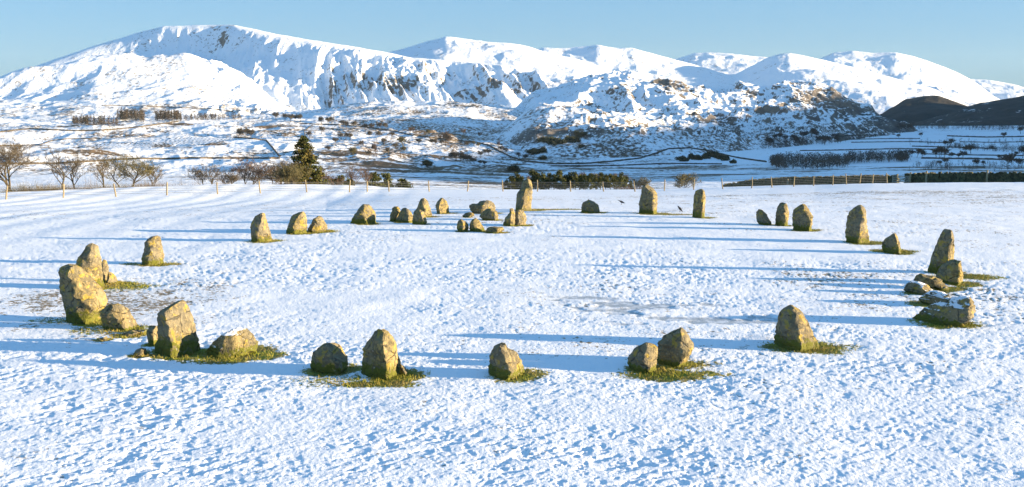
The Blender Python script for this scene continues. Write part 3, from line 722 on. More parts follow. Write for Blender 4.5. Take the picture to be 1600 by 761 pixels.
# --- valley floor and near hillside
def disp_valley(X, Y, Z, T, PX):
    amp = sstep(.4, 2.2, T)
    hill = sstep(1300, 600, PX) * sstep(2.4, 3.3, T)
    dz = amp * ((fbm(X / 210, Y / 210, 4, 3) - .5) * 26 * (.15 + hill) + (fbm(X / 45, Y / 45, 3, 8, ridged=True) - .5) * 7 * (.08 + hill))
    # striped ploughland on the left slope
    def stripes(px, py, r, a, b, wl):
        m = wblob(X, Y, px, py, r, a, b, .25)
        return m, m * np.sin((X + .12 * Y) * 2 * math.pi / wl)
    r0 = 1700.0
    m1, s1 = stripes(215, 228, 1650, 75, 95, 6.4); m2, s2 = stripes(315, 224, 1700, 62, 90, 6.6)
    dz = dz * (1 - .8 * np.maximum(m1, m2)) + .5 * (s1 + s2)
    def masks(slope, N):
        n = fbm(X / 120, Y / 120, 4, 14); n2 = fbm(X / 33, Y / 33, 3, 15)
        floor = sstep(2.3, 1.2, T)
        veg = .31 + .10 * sstep(2.0, 3.0, T) * sstep(700, 300, PX) + .60 * (n - .5) + .50 * (n2 - .5) + .22 * hill * sstep(380, 700, PX)
        strk = fbm(X / 75, Y / 20, 4, 17)
        bog = wblob(X, Y, 690, 276, 900, 230, 200, .8) + .9 * wblob(X, Y, 1010, 270, 1150, 300, 130, .7) + .8 * wblob(X, Y, 600, 252, 1200, 170, 130, .8) + wblob(X, Y, 1190, 263, 1150, 240, 90, .7) + .8 * wblob(X, Y, 1350, 262, 1050, 220, 60, .7) + .6 * wblob(X, Y, 1480, 262, 1150, 260, 70, .7)
        bog = np.clip(bog, 0, 1.2) * (strk - .38) * 1.35 + .28 * sstep(1200, 1500, PX) * (fbm(X / 130, Y / 40, 4, 18) - .45)
        veg = veg + bog
        for px, py, r_, a, b, w in ((135, 238, 1560, 40, 55, .5), (150, 255, 1330, 60, 25, .5), (100, 205, 2150, 120, 20, .5), (60, 250, 1420, 70, 20, .5), (440, 200, 2000, 60, 40, .25), (255, 235, 1600, 16, 70, .6), (380, 205, 2000, 60, 25, .35),
                                    (280, 200, 2150, 90, 30, .3), (700, 205, 1900, 110, 80, .22), (600, 245, 1300, 90, 30, .2), (880, 235, 1500, 90, 60, .25), (960, 190, 2000, 90, 60, .18), (60, 215, 1900, 150, 60, .16), (330, 232, 1550, 30, 60, .4), (40, 240, 1500, 80, 60, .2), (420, 212, 1850, 60, 60, .2)):
            veg = veg + w * wblob(X, Y, px, py, r_, a, b, .6)
        veg = veg - np.maximum(m1, m2) * .25 + .75 * np.clip(-(s1 + s2), 0, 1) - .16 * wblob(X, Y, 1400, 222, 2100, 520, 700, .25) - .4 * wblob(X, Y, 400, 235, 1500, 40, 70, .3) - .3 * wblob(X, Y, 1420, 247, 1400, 240, 170, .3)
        rock = (slope - .06) * 3.0 * hill + (n2 - .62) * 1.2 * hill - .15
        return {'veg': veg, 'rock': rock}
    return dz, masks

valley_rows = [
 [(-260, 330, 118), (800, 326, 128), (1860, 330, 140)],
 [(-260, 305, 330), (400, 300, 360), (800, 303, 420), (1200, 297, 420), (1860, 294, 420)],
 [(-260, 290, 700), (300, 287, 720), (600, 289, 760), (800, 291, 800), (1000, 284, 850), (1200, 278, 900), (1400, 276, 920), (1860, 276, 920)],
 [(-260, 265, 1080), (300, 262, 1080), (500, 262, 1120), (800, 263, 1200), (1000, 262, 1250), (1200, 256, 1300), (1400, 251, 1400), (1860, 250, 1400)],
 [(-260, 235, 1560), (200, 230, 1600), (450, 222, 1620), (650, 228, 1620), (800, 240, 1600), (950, 246, 1600), (1100, 238, 1650), (1200, 232, 1850), (1400, 225, 2000), (1860, 225, 2000)],
 [(-260, 202, 2250), (100, 200, 2200), (300, 192, 2200), (450, 192, 2150), (560, 192, 2150), (700, 196, 2050), (800, 204, 2000), (950, 208, 2050), (1100, 214, 2100), (1200, 212, 2500), (1300, 207, 2900), (1420, 202, 3000), (1860, 202, 3000)],
 [(-260, 190, 2900), (100, 187, 2900), (300, 182, 2850), (430, 182, 2800), (500, 175, 2650), (560, 164, 2650), (620, 161, 2700), (700, 163, 2700), (780, 168, 2650), (850, 175, 2600), (1000, 192, 2700), (1200, 202, 3000), (1420, 197, 3700), (1860, 195, 3800)],
 [(-260, 188, 3700), (300, 182, 3700), (450, 180, 3600), (560, 176, 3500), (780, 180, 3500), (1000, 205, 3500), (1300, 204, 4200), (1860, 198, 5200)],
]
valley = rows_mesh('valley', valley_rows, -200, 1800, 1.7, [8, 26, 40, 60, 60, 46, 16], disp_valley, M_HILL, 10)

# --- craggy fell in the middle distance on the right
def disp_crag(X, Y, Z, T, PX):
    m = sstep(0, .6, T) * sstep(4.95, 3.6, T)
    n = fbm(X / 330, Y / 330, 3, 51) - .5
    rg = fbm(X / 120, Y / 120, 4, 52, ridged=True) - .55
    st = fbm(X / 42, Y / 42, 3, 53, ridged=True) - .5
    w = sstep(780, 980, PX)
    dz = -60 * sstep(850, 745, PX) - 40 * sstep(1425, 1478, PX) - 14 * sstep(.35, 0, T) + m * (n * 84 + rg * 44 * (.35 + .65 * w) + st * 15 * (.3 + .7 * w))
    def masks(slope, N):
        n2 = fbm(X / 60, Y / 60, 4, 54); n4 = fbm(X / 200, Y / 200, 3, 55)
        rock = (slope - .04) * 2.4 * (.45 + .55 * w) + (n2 - .5) * .9 + (n4 - .5) * .5 + .04
        for px, py, r_, a, b, wt in ((1090, 200, 2150, 75, 60, .55), (1050, 142, 2700, 60, 60, .3), (1310, 170, 2750, 140, 120, .16), (1370, 185, 2700, 100, 120, .2), (1240, 165, 2600, 120, 100, .2), (870, 168, 2400, 50, 60, .3), (930, 178, 2300, 40, 40, .3), (1140, 137, 2800, 30, 30, .5), (860, 218, 1750, 55, 30, .4)):
            rock = rock + wt * wblob(X, Y, px, py, r_, a, b, .7)
        veg = .30 + (n2 - .5) * .7 + .25 * sstep(2.2, .5, T) + .2 * sstep(1200, 1400, PX)
        return {'rock': rock, 'veg': veg}
    return dz, masks
crag_rows = [
 [(740, 232, 1560), (900, 246, 1500), (1000, 246, 1520), (1100, 240, 1600), (1200, 236, 1750), (1300, 222, 2100), (1400, 212, 2500), (1480, 206, 2700)],
 [(740, 200, 1900), (850, 205, 1850), (950, 205, 1850), (1050, 208, 1900), (1120, 210, 1950), (1200, 208, 2150), (1300, 204, 2350), (1400, 204, 2600), (1480, 204, 2800)],
 [(740, 182, 2200), (800, 178, 2200), (850, 165, 2250), (920, 168, 2250), (1000, 178, 2250), (1060, 178, 2250), (1120, 190, 2250), (1200, 180, 2400), (1300, 182, 2500), (1380, 192, 2650), (1480, 203, 2850)],
 [(740, 176, 2500), (800, 163, 2500), (850, 152, 2550), (920, 148, 2550), (1000, 152, 2550), (1060, 152, 2550), (1120, 160, 2550), (1200, 152, 2650), (1300, 158, 2700), (1380, 178, 2750), (1480, 202, 2900)],
 [(740, 176, 2800), (800, 157, 2800), (832, 141, 2800), (873, 136, 2820), (910, 122, 2850), (951, 118, 2900), (983, 120, 2900), (1016, 130, 2850), (1044, 126, 2800), (1061, 131, 2800), (1093, 132, 2850), (1126, 132, 2880), (1154, 128, 2900), (1200, 136, 2900), (1232, 129.5, 2900), (1273, 130, 2900), (1298, 138, 2880), (1334, 153, 2850), (1363, 163, 2850), (1371, 175, 2850), (1391, 187, 2900), (1412, 200, 2950), (1480, 204, 3000)],
 [(740, 190, 3300), (1000, 175, 3400), (1250, 180, 3450), (1400, 208, 3400), (1480, 215, 3400)],
]
crag = rows_mesh('craggy_fell', crag_rows, 742, 1478, 1.2, [40, 44, 44, 50, 12], disp_crag, M_CRAG, 3)

# --- low white foothill at the left, under the big mountain
def disp_knott(X, Y, Z, T, PX):
    m = sstep(0, .7, T) * sstep(4.0, 3.1, T)
    rt = sstep(270, 330, PX) * sstep(470, 420, PX)
    dz = m * (rt * (fbm(X / 75, Y / 75, 4, 75, ridged=True) - .5) * 34 + (fbm(X / 420, Y / 420, 4, 71) - .5) * 60 + (fbm(X / 110, Y / 110, 4, 72, ridged=True) - .5) * 15)
    def masks(slope, N):
        n = fbm(X / 90, Y / 90, 4, 73)
        rock = (slope - .16) * 2.0 * (1 - .5 * rt) + (n - .60) * .9 - .05 + .12 * rt + .8 * wblob(X, Y, 5, 163, 3400, 25, 30, .6) + .55 * wblob(X, Y, 165, 178, 3200, 45, 40, .8)
        veg = .33 + (n - .5) * .7 + .2 * sstep(1.6, .2, T)
        return {'rock': rock, 'veg': veg}
    return dz, masks
knott_rows = [
 [(-300, 205, 2800), (0, 200, 2850), (250, 194, 2850), (430, 190, 2900), (560, 188, 3100)],
 [(-300, 178, 3650), (0, 176, 3420), (150, 172, 3260), (300, 172, 3200), (430, 178, 3300), (560, 184, 3400)],
 [(-300, 155, 3850), (0, 152, 3700), (150, 138, 3600), (300, 136, 3550), (380, 152, 3550), (430, 172, 3550), (560, 184, 3550)],
 [(-300, 150, 3900), (-100, 132, 3900), (0, 119, 3900), (37, 109, 3900), (81, 102, 3900), (122, 94, 3900), (163, 89, 3920), (204, 87.6, 3930), (228, 92, 3930), (261, 92, 3930), (285, 88, 3930), (301, 89, 3920), (326, 98, 3900), (350, 105, 3880), (371, 117, 3850), (391, 131, 3830), (430, 166, 3800), (470, 182, 3750), (560, 186, 3750)],
 [(-300, 190, 4300), (0, 150, 4400), (200, 120, 4400), (300, 125, 4350), (430, 178, 4150), (560, 190, 4000)],
]
knott = rows_mesh('foothill', knott_rows, -220, 520, 1.5, [26, 40, 40, 10], disp_knott, M_MTN, 4)

# --- the big mountain: shaded bowl at left, gullied face at right
def disp_big(X, Y, Z, T, PX):
    m = sstep(.15, 1.0, T) * sstep(2.92, 2.1, T)
    s = X + 150 * (fbm(X / 700, Y / 700, 2, 81) - .5)
    face = sstep(400, 470, PX) * sstep(960, 800, PX)
    bowl = sstep(120, 240, PX) * sstep(430, 370, PX)
    drift = T * 45
    g1 = fbm((s + drift) / 150, Y / 900, 3, 82, ridged=True) - .5
    g2 = fbm((s + drift) / 55, Y / 260, 3, 83, ridged=True) - .5
    g3 = fbm(X / 60, Y / 60, 4, 84) - .5
    dz = m * (face * (g1 * 112 + g2 * 50) + bowl * (g2 * 26 + g1 * 40) + g3 * 26 * (.35 + .65 * face) + (1 - face) * (fbm(X / 300, Y / 300, 3, 85) - .5) * 50)
    dz = dz + sstep(2.6, 3.0, T) * (fbm(X / 120, Y / 120, 3, 88) - .5) * 10
    def masks(slope, N):
        n = fbm(X / 70, Y / 70, 4, 86); n2 = fbm(X / 22, Y / 22, 3, 87)
        rock = (slope - .16) * 1.5 * (.3 + .7 * np.maximum(face, bowl * .6)) * m + (n - .5) * .7 + (n2 - .5) * .5 + .02
        for px, py, r_, a, b, wt in ((610, 150, 4050, 110, 80, .42), (690, 152, 4050, 120, 80, .38), (760, 150, 4050, 110, 80, .42), (800, 150, 4000, 90, 90, .3), (560, 145, 4150, 80, 80, .25), (460, 150, 4200, 40, 60, .3), (255, 63, 4900, 25, 60, .5), (350, 72, 4900, 60, 40, .35), (590, 97, 4700, 40, 80, .3), (490, 110, 4500, 120, 200, .12)):
            rock = rock + wt * wblob(X, Y, px, py, r_, a, b, .8)
        veg = .27 + (n - .5) * .7 + sstep(2.0, .5, T) * .06
        return {'rock': rock, 'veg': veg}
    return dz, masks
big_rows = [
 [(-200, 190, 4150), (200, 178, 4150), (400, 182, 3950), (520, 184, 3800), (600, 172, 3800), (700, 176, 3800), (800, 176, 3750), (880, 172, 3750), (1000, 172, 3800)],
 [(-200, 185, 4400), (60, 160, 4500), (200, 135, 4500), (330, 128, 4450), (400, 145, 4150), (450, 158, 4050), (520, 160, 3980), (600, 152, 3980), (700, 156, 3980), (800, 152, 3950), (880, 158, 3950), (1000, 168, 3980)],
 [(-200, 176, 4700), (60, 130, 4900), (150, 100, 5000), (250, 85, 4980), (340, 82, 4850), (400, 90, 4600), (440, 100, 4450), (520, 110, 4330), (600, 115, 4300), (700, 120, 4300), (800, 122, 4250), (870, 140, 4200), (930, 160, 4200), (1000, 168, 4200)],
 [(-200, 165, 5100), (0, 122, 5150), (53, 105, 5200), (114, 83.5, 5250), (163, 67, 5300), (195, 57, 5300), (228, 48, 5250), (252, 42, 5200), (285, 40.7, 5150), (326, 38.7, 5100), (367, 39.5, 5000), (400, 45.5, 4900), (441, 55, 4800), (481, 62, 4700), (522, 68, 4650), (563, 74.5, 4600), (595, 80, 4600), (644, 91, 4580), (693, 93, 4560), (734, 97, 4550), (800, 103, 4500), (850, 120, 4450), (880, 138, 4400), (930, 158, 4400), (1000, 170, 4400)],
 [(-200, 165, 5500), (114, 95, 5700), (285, 52, 5700), (400, 56, 5600), (563, 84, 5400), (700, 100, 5300), (800, 112, 5200), (1000, 175, 5000)],
]
big = rows_mesh('mountain', big_rows, -160, 990, 1.2, [26, 76, 84, 14], disp_big, M_MTN, 3)

# --- farther summits
def summit(name, crest, rc, rf, ybase, px0, px1, seed, rough=1.0, back=1.12, mat=None, rockadd=0.0, dark=0.0, subs=(50, 10), depth=None):
    # crest: (px, py[, r]); front foot at rf, row ybase
    cr = [(c[0], c[1], c[2] if len(c) > 2 else rc) for c in crest]
    rows = [[(c[0], max(ybase, c[1] + 2), rf) for c in cr], [(c[0], c[1] + .42 * (max(ybase, c[1] + 2) - c[1]), rf + .5 * (c[2] - rf)) for c in cr], cr, [(c[0], c[1] + .35 * (max(ybase, c[1] + 2) - c[1]) + 3, c[2] * back) for c in cr]]
    sc = rc / 100.0
    def disp(X, Y, Z, T, PX):
        m = sstep(0, .5, T) * sstep(2.05, 1.5, T)
        dz = m * rough * ((fbm(X / (sc * 7), Y / (sc * 7), 4, seed) - .5) * sc * 1.7 + (fbm(X / (sc * 1.6), Y / (sc * 1.6), 5, seed + 3, ridged=True) - .5) * sc * .30)
        dz = dz + sstep(1.6, 2, T) * (fbm(X / (sc * 1.1), Y / (sc * 1.1), 3, seed + 9) - .5) * sc * .12
        def masks(slope, N):
            n = fbm(X / (sc * 1.3), Y / (sc * 1.3), 4, seed + 5)
            return {'rock': (slope - .14) * 1.6 + (n - .5) * .9 - .02 + rockadd, 'veg': .24 + (n - .5) * .7 + .1 * sstep(1, .2, T), 'dark': np.full_like(X, dark) + (n - .5) * .7 * (dark > 0)}
        return dz, masks
    return rows_mesh(name, rows, px0, px1, 1.6, [subs[0] // 2, subs[0] // 2, subs[1]], disp, mat or M_FAR, 2)

summit('mountain', [(560, 92), (600, 84), (628, 77.4), (661, 67), (697, 57.5), (726, 61), (754, 65), (783, 67), (800, 68.5), (824, 72.5), (861, 83.5), (902, 92), (943, 107), (983, 118), (1016, 127), (1060, 145), (1120, 165)], 6300, 4900, 150, 570, 1110, 201, .75)
summit('mountain', [(780, 100), (849, 75.5), (881, 77), (905, 74), (934, 71), (963, 77), (991, 77), (1024, 86), (1065, 96), (1110, 108), (1150, 122), (1200, 145)], 7800, 6400, 150, 790, 1195, 221, .7)
summit('mountain', [(1000, 120), (1057, 92), (1085, 83.5), (1105, 81.5), (1146, 84), (1180, 88), (1215, 92), (1260, 110), (1320, 135)], 9000, 7600, 150, 1010, 1315, 241, .7)
summit('mountain', [(1130, 125), (1180, 100), (1200, 90), (1215, 85), (1233, 83), (1261, 88), (1302, 98), (1343, 107), (1383, 118), (1428, 131), (1461, 142), (1500, 165), (1560, 190)], 7600, 5600, 185, 1135, 1555, 261, .9)
summit('mountain', [(1230, 120), (1285, 90), (1302, 83), (1334, 79.4), (1363, 83), (1400, 81.5), (1428, 88), (1461, 100), (1493, 112), (1526, 130), (1554, 151), (1600, 175), (1660, 190)], 9500, 7400, 180, 1240, 1650, 281, .9, rockadd=.05)
summit('mountain', [(1440, 150), (1514, 124), (1546, 126), (1575, 132), (1600, 138.5), (1700, 150), (1850, 140)], 10800, 9000, 180, 1450, 1840, 301, .8, rockadd=.08)
summit('wooded_fell', [(1350, 196), (1383, 176), (1412, 157), (1444, 151), (1465, 149.5), (1493, 159), (1514, 167), (1560, 185), (1600, 198)], 5000, 4300, 197, 1356, 1595, 321, .7, mat=M_WOODED, dark=.9, subs=(40, 10))
summit('wooded_fell', [(1410, 198), (1477, 179), (1505, 168), (1534, 161), (1567, 155), (1600, 150), (1680, 140), (1800, 120), (1950, 130)], 4300, 3700, 200, 1420, 1940, 341, .7, mat=M_WOODED, dark=.8, subs=(40, 10))

# --- the fell on the near right side of the valley, out of the picture: it shades the valley floor
def side_fell():
    ny, nx = 90, 50
    ys = np.linspace(100, 4600, ny); xs = np.linspace(-900, 1500, nx)
    YY, XX = np.meshgrid(ys, xs, indexing='ij')
    prof = np.where(XX < 0, sstep(-900, 0, XX), sstep(1600, 0, XX))
    ends = sstep(120, 520, YY) * sstep(4700, 3900, YY)
    top = np.interp(YY, [100, 820, 1100, 1300, 1900, 2300, 3000, 4600], [374, 366, 348, 338, 338, 343, 351, 351]) + 7 * np.sin(YY / 210 + 1)
    Z = -75 + prof * ends * top + (fbm(XX / 260, YY / 260, 4, 401) - .5) * 22 * prof
    X = 2750 + XX + np.clip((YY - 3200) / 1400, 0, 1) * 250
    keep = {'rock': np.full(X.size, .2), 'veg': np.full(X.size, .2), 'dark': np.zeros(X.size)}
    me = mesh_np('fell', np.stack([X, YY, Z], -1).reshape(-1, 3), grid_faces(ny, nx)[:, ::-1], True, keep)
    link('fell', me, M_CRAG, kind='structure')
side_fell()
# --- open ground all round, out to the horizon
def outer_ground():
    rs = np.array([300, 500, 900, 1500, 2600, 4500, 8000, 14000.]); az = np.radians(np.arange(0, 360, 4.0))
    R_, A_ = np.meshgrid(rs, az, indexing='ij')
    Z = np.interp(R_, [300, 500, 900, 14000], [-62, -85, -105, -120])
    X, Y = R_ * np.sin(A_), R_ * np.cos(A_)
    z0 = {'rock': np.zeros(X.size), 'veg': np.full(X.size, .2), 'dark': np.zeros(X.size)}
    me = mesh_np('lowland', np.stack([X, Y, Z], -1).reshape(-1, 3), grid_faces(len(rs), len(az), True)[:, ::-1], True, z0)
    link('lowland', me, M_FAR, kind='structure')
outer_ground()

# ================================================================ THINGS ON THE LAND
bpy.context.view_layer.update()
DG = bpy.context.evaluated_depsgraph_get()
def aim(px, py, skip_field=True):
    """the point of the land seen in that direction (a real ray on the built ground)"""
    d = Vector([float(q) for q in pix_dir(px, py)]).normalized()
    o = Vector((0, 0, CAM_H)) + d * 0.1
    best = None
    for ob in (valley, crag, knott, big):
        ok, loc, nor, idx = ob.ray_cast(o, d)
        if ok and (best is None or (loc - o).length < (best - o).length): best = loc.copy()
    return best
def ground_at(x, y):
    best = None
    for ob in (valley, crag, knott, big, field):
        ok, loc, nor, idx = ob.ray_cast(Vector((x, y, 900)), Vector((0, 0, -1)))
        if ok and (best is None or loc.z > best): best = loc.z
    return best
def polar(px, r):
    a = float(az_tan(px, 250)[0]); return r * math.sin(a), r * math.cos(a)

# ---------------------------------------------------------------- trees
def bare_tree(seed, h, spread=.55, stems=1, lean=0.0, density=1.0, upright=.5, twig_w=.03):
    """trunk mesh (stems and limbs) and crown mesh (branches and twigs)"""
    rg = random.Random(seed); T, C = MB(), MB()
    def twigs(p, d, L, n):
        for _ in range(n):
            q = Vector((rg.gauss(0, 1), rg.gauss(0, 1), rg.gauss(0, 1))).normalized()
            dd = (d * .7 + q * .8 + Vector((0, 0, upright * .45))).normalized()
            l = L * rg.uniform(.5, 1.2); s = dd.cross(q).normalized() * twig_w
            st = p + d * rg.uniform(-.4, .2) * L
            C.tri(st - s, st + s, st + dd * l)
            m = st + dd * l * .5; dd2 = (dd + Vector((rg.gauss(0, .5), rg.gauss(0, .5), rg.gauss(0, .4)))).normalized()
            C.tri(m - s * .7, m + s * .7, m + dd2 * l * .6)
    def grow(p, d, L, r, lev):
        pts, rads = [p], [r]; n = 4 if lev < 2 else 3
        for i in range(n):
            d = (d + Vector((rg.gauss(0, .13), rg.gauss(0, .13), rg.gauss(0, .08) + .05 * upright))).normalized()
            p = p + d * L / n; pts.append(p); rads.append(r * (1 - .55 * (i + 1) / n))
        (T if lev < 2 else C).tube(pts, rads, 5 if lev < 1 else (4 if lev < 2 else 3), cap=False)
        if lev >= 3:
            twigs(p, d, L * .55, int(5 * density)); twigs(pts[1], d, L * .5, int(3 * density)); return
        nb = {0: 6, 1: 5, 2: 4}[lev]
        for i in range(nb):
            t = (.48 + .52 * (i + .5) / nb) if lev == 0 else (.25 + .75 * (i + .6) / nb)
            k = min(int(t * n), n - 1); q = pts[k].lerp(pts[k + 1], t * n - k)
            a = rg.uniform(0, 2 * math.pi); side = Vector((math.cos(a), math.sin(a), 0))
            nd = (d * (.55 + .2 * upright) + side * (spread + .25) + Vector((0, 0, .28 * upright + .05))).normalized()
            grow(q, nd, L * rg.uniform(.5, .72) * (1.15 - .35 * t if lev == 0 else 1), rads[k] * .55, lev + 1)
    for s in range(stems):
        a = rg.uniform(0, 6.28); off = Vector((math.cos(a), math.sin(a), 0)) * (.05 * h if stems > 1 else 0)
        d = Vector((lean + (off.x * .5 / max(h * .05, .1) * .3 if stems > 1 else 0), rg.gauss(0, .05), 1)).normalized()
        grow(off + Vector((0, 0, -.4)), d, h * (.52 if stems == 1 else .46) * rg.uniform(.9, 1.05), h * (.022 if stems == 1 else .015), 0)
    return T.mesh('trunk'), C.mesh('crown')

def bush_mesh(seed, w, h, n=420, tw=.035, stems=True):
    rg = random.Random(seed); C = MB()
    for i in range(n):
        a = rg.uniform(0, 6.28); rr = math.sqrt(rg.random()) * w * .42
        p = Vector((math.cos(a) * rr, math.sin(a) * rr, -.1)); top = h * (1 - (rr / (w * .5)) ** 2 * .6) * rg.uniform(.55, 1.08)
        q = Vector((p.x * 1.3 + rg.gauss(0, .12 * w), p.y * 1.3 + rg.gauss(0, .12 * w), top))
        m = p.lerp(q, rg.uniform(.3, .55)); s = Vector((rg.gauss(0, 1), rg.gauss(0, 1), 0)).normalized() * tw
        C.tri(p - s, p + s, q)
        for _ in range(2):
            e = m + Vector((rg.gauss(0, .13 * w), rg.gauss(0, .13 * w), rg.uniform(.1, .4) * h)); C.tri(m - s * .8, m + s * .8, e)
    return C.mesh('thicket')

def leaf_clump(C, c, rx, rz, n, rg, sz, droop=0.0):
    for _ in range(n):
        v = Vector((rg.gauss(0, 1), rg.gauss(0, 1), rg.gauss(0, 1))).normalized() * (rg.random() ** .33)
        p = c + Vector((v.x * rx, v.y * rx, v.z * rz))
        d = (v + Vector((rg.gauss(0, .4), rg.gauss(0, .4), rg.gauss(0, .4) - droop))).normalized()
        s = d.cross(Vector((rg.gauss(0, 1), rg.gauss(0, 1), rg.gauss(0, 1)))).normalized()
        C.tri(p - s * sz * .5, p + s * sz * .5, p + d * sz)

def spruce(seed, h, w):
    rg = random.Random(seed); T, C = MB(), MB()
    T.tube([(0, 0, -.5), (0, 0, h * .5), (.01 * h, 0, h * .97)], [h * .016, h * .011, .03], 6, cap=False)
    z = h * .06
    while z < h * .98:
        f = 1 - z / h; R = w * .5 * (f ** .8) * rg.uniform(.78, 1.1) + .15
        for i in range(max(4, int(9 * f) + 4)):
            a = rg.uniform(0, 6.28); L = R * rg.uniform(.7, 1.1); dr = -.18 * L + .05
            e = Vector((math.cos(a) * L, math.sin(a) * L, z + dr)); b = Vector((0, 0, z))
            C.tube([b, b.lerp(e, .5) + Vector((0, 0, .06 * L)), e], [.05, .035, .012], 3, cap=False)
            for t in (.35, .6, .82, 1.0):
                leaf_clump(C, b.lerp(e, t), .16 * R + .26, .30, 16, rg, .42, .5)
        z += h * rg.uniform(.030, .045)
    return T.mesh('trunk'), C.mesh('crown')

def pine(seed, h, w, sz=.5):
    rg = random.Random(seed); T, C = MB(), MB()
    T.tube([(0, 0, -.5), (rg.uniform(-.2, .2), rg.uniform(-.2, .2), h * .5), (0, 0, h * .92)], [h * .022, h * .015, .05], 5, cap=False)
    for i in range(22):
        t = rg.uniform(.22, 1.0); z = h * t; R = w * .5 * min(1, 1.25 * (1.06 - t) ** .75) * rg.uniform(.35, 1.0)
        a = rg.uniform(0, 6.28); c = Vector((math.cos(a) * R * .75, math.sin(a) * R * .75, z - .3))
        T.tube([(0, 0, z - .8), tuple(c)], [.06, .03], 3, cap=False)
        leaf_clump(C, c, w * rg.uniform(.13, .22), h * .075, 64, rg, sz)
    return T.mesh('trunk'), C.mesh('crown')

def top_z(pair): return max(max(v.co.z for v in me.vertices) for me in pair)
def place_tree(name, pair, mats, loc, label, group, rz=0.0, sc=1.0, cat='tree', sx=1.0):
    o = bpy.data.objects.new(name, None); COL.objects.link(o)
    o.location = loc; o.rotation_euler = (0, 0, rz); o.scale = (sc * sx, sc * sx, sc)
    o.empty_display_size = .5
    tag(o, label, cat, group)
    for nm, me, m in zip(('trunk', 'crown'), pair, mats):
        c = bpy.data.objects.new(nm, me)
        if not me.materials: me.materials.append(m)
        COL.objects.link(c); c.parent = o
    return o

def near_loc(px, r):
    x, y = polar(px, r); return Vector((x, y, ground_at(x, y)))
def height_for(loc, ytop, px):
    d = math.hypot(loc.x, loc.y); return CAM_H + d * float(az_tan(px, ytop)[1]) - loc.z

GL = 'bare trees beyond the fence at left'
NEAR = [ # px, r, ytop, stems, spread, lean, material, label
 (20, 195, 215, 3, .60, 0, M_TWIG, 'large multi-stemmed bare tree at the far left beyond the fence'),
 (97, 205, 233, 1, .35, -.10, M_TWIG, 'slender bare tree leaning left, just left of a round-crowned tree beyond the fence'),
 (115, 200, 238, 1, .50, 0, M_TWIG, 'round-crowned bare tree second from right of the single-trunk trees at far left'),
 (160, 196, 238, 1, .58, 0, M_TWIG, 'spreading bare tree with straight dark trunk, just left of the olive tree'),
 (196, 205, 243, 3, .62, .05, M_TWIG_OLIVE, 'wide olive-tinted bare tree with several stems beyond the left fence'),
 (240, 215, 259, 1, .35, 0, M_TWIG, 'thin bare sapling right of the olive-tinted tree'),
 (317, 230, 264, 1, .45, 0, M_TWIG, 'small pale bare sapling, left one of two left of the pinkish birch'),
 (327, 236, 254, 1, .35, 0, M_TWIG, 'thin pale bare sapling, right one of two left of the pinkish birch'),
 (356, 230, 263, 2, .5, 0, M_TWIG, 'low twin-stemmed bare tree left of the pinkish birch'),
 (385, 222, 247, 2, .5, .05, M_TWIG_RED, 'pinkish-brown birch with pale crooked stem beyond the fence'),
 (406, 240, 257, 1, .4, 0, M_TWIG_DARK, 'narrow dark bare tree right of the pinkish birch'),
 (435, 235, 252, 3, .62, 0, M_TWIG, 'broad bare tree with fanned stems left of the tall spruce'),
 (464, 215, 256, 3, .6, 0, M_TWIG_OLIVE, 'bare fan-shaped tree in front of the tall spruce'),
 (513, 260, 267, 2, .5, 0, M_TWIG_RED, 'reddish bare tree right of the tall spruce'),
 (553, 275, 263, 1, .35, 0, M_TWIG_RED, 'reddish narrow larch between two dark pines'),
 (573, 280, 264, 1, .35, 0, M_TWIG_RED, 'tallest reddish larch right of a narrow larch'),
 (1003, 300, 277, 3, .65, 0, M_TWIG_OLIVE, 'low bare ochre tree at the right end of the pine plantation'),
 (1069, 290, 271, 3, .70, 0, M_TWIG_OLIVE, 'round pale ochre bare tree beyond the fence, right of centre'),
]
for i, (px, r, yt, stems, sp, ln, m, lb) in enumerate(NEAR):
    loc = near_loc(px, r); h = max(3.0, height_for(loc, yt, px))
    pr = bare_tree(300 + i, h * 1.15, sp, stems, ln, 2.3, .5 if sp < .6 else .35, max(.016, r / 12000))
    place_tree('bare_tree', pr, (M_BARK, m), loc, lb, GL if px < 700 else 'bare trees near the pine plantation', cat='tree', sc=1.12 * h / top_z(pr))

loc = near_loc(475, 250)
place_tree('spruce_tree', spruce(5, height_for(loc, 210, 475), 15), (M_BARK, M_SPRUCE), loc, 'tall dark green spruce beyond the fence, left of centre', None, cat='tree')
for i, (px, r, yt, w, lb) in enumerate(((497, 262, 268, 6, 'small dark conifer at the right foot of the tall spruce'), (530, 285, 272, 7, 'dark pine left of the reddish larches'), (586, 290, 270, 7.5, 'dark round-topped pine just right of the tallest larch'),
                                        (602, 300, 272, 7.5, 'dark spreading pine, second right of the tallest larch'), (629, 310, 279, 8, 'low dark pine, rightmost of the pines left of centre'), (545, 300, 279, 6, 'small dark pine tucked beneath the reddish larches'))):
    loc = near_loc(px, r); h = max(4, height_for(loc, yt, px))
    place_tree('pine_tree', pine(40 + i, h, w), (M_BARK, M_PINE), loc, lb, 'pines left of centre beyond the fence')

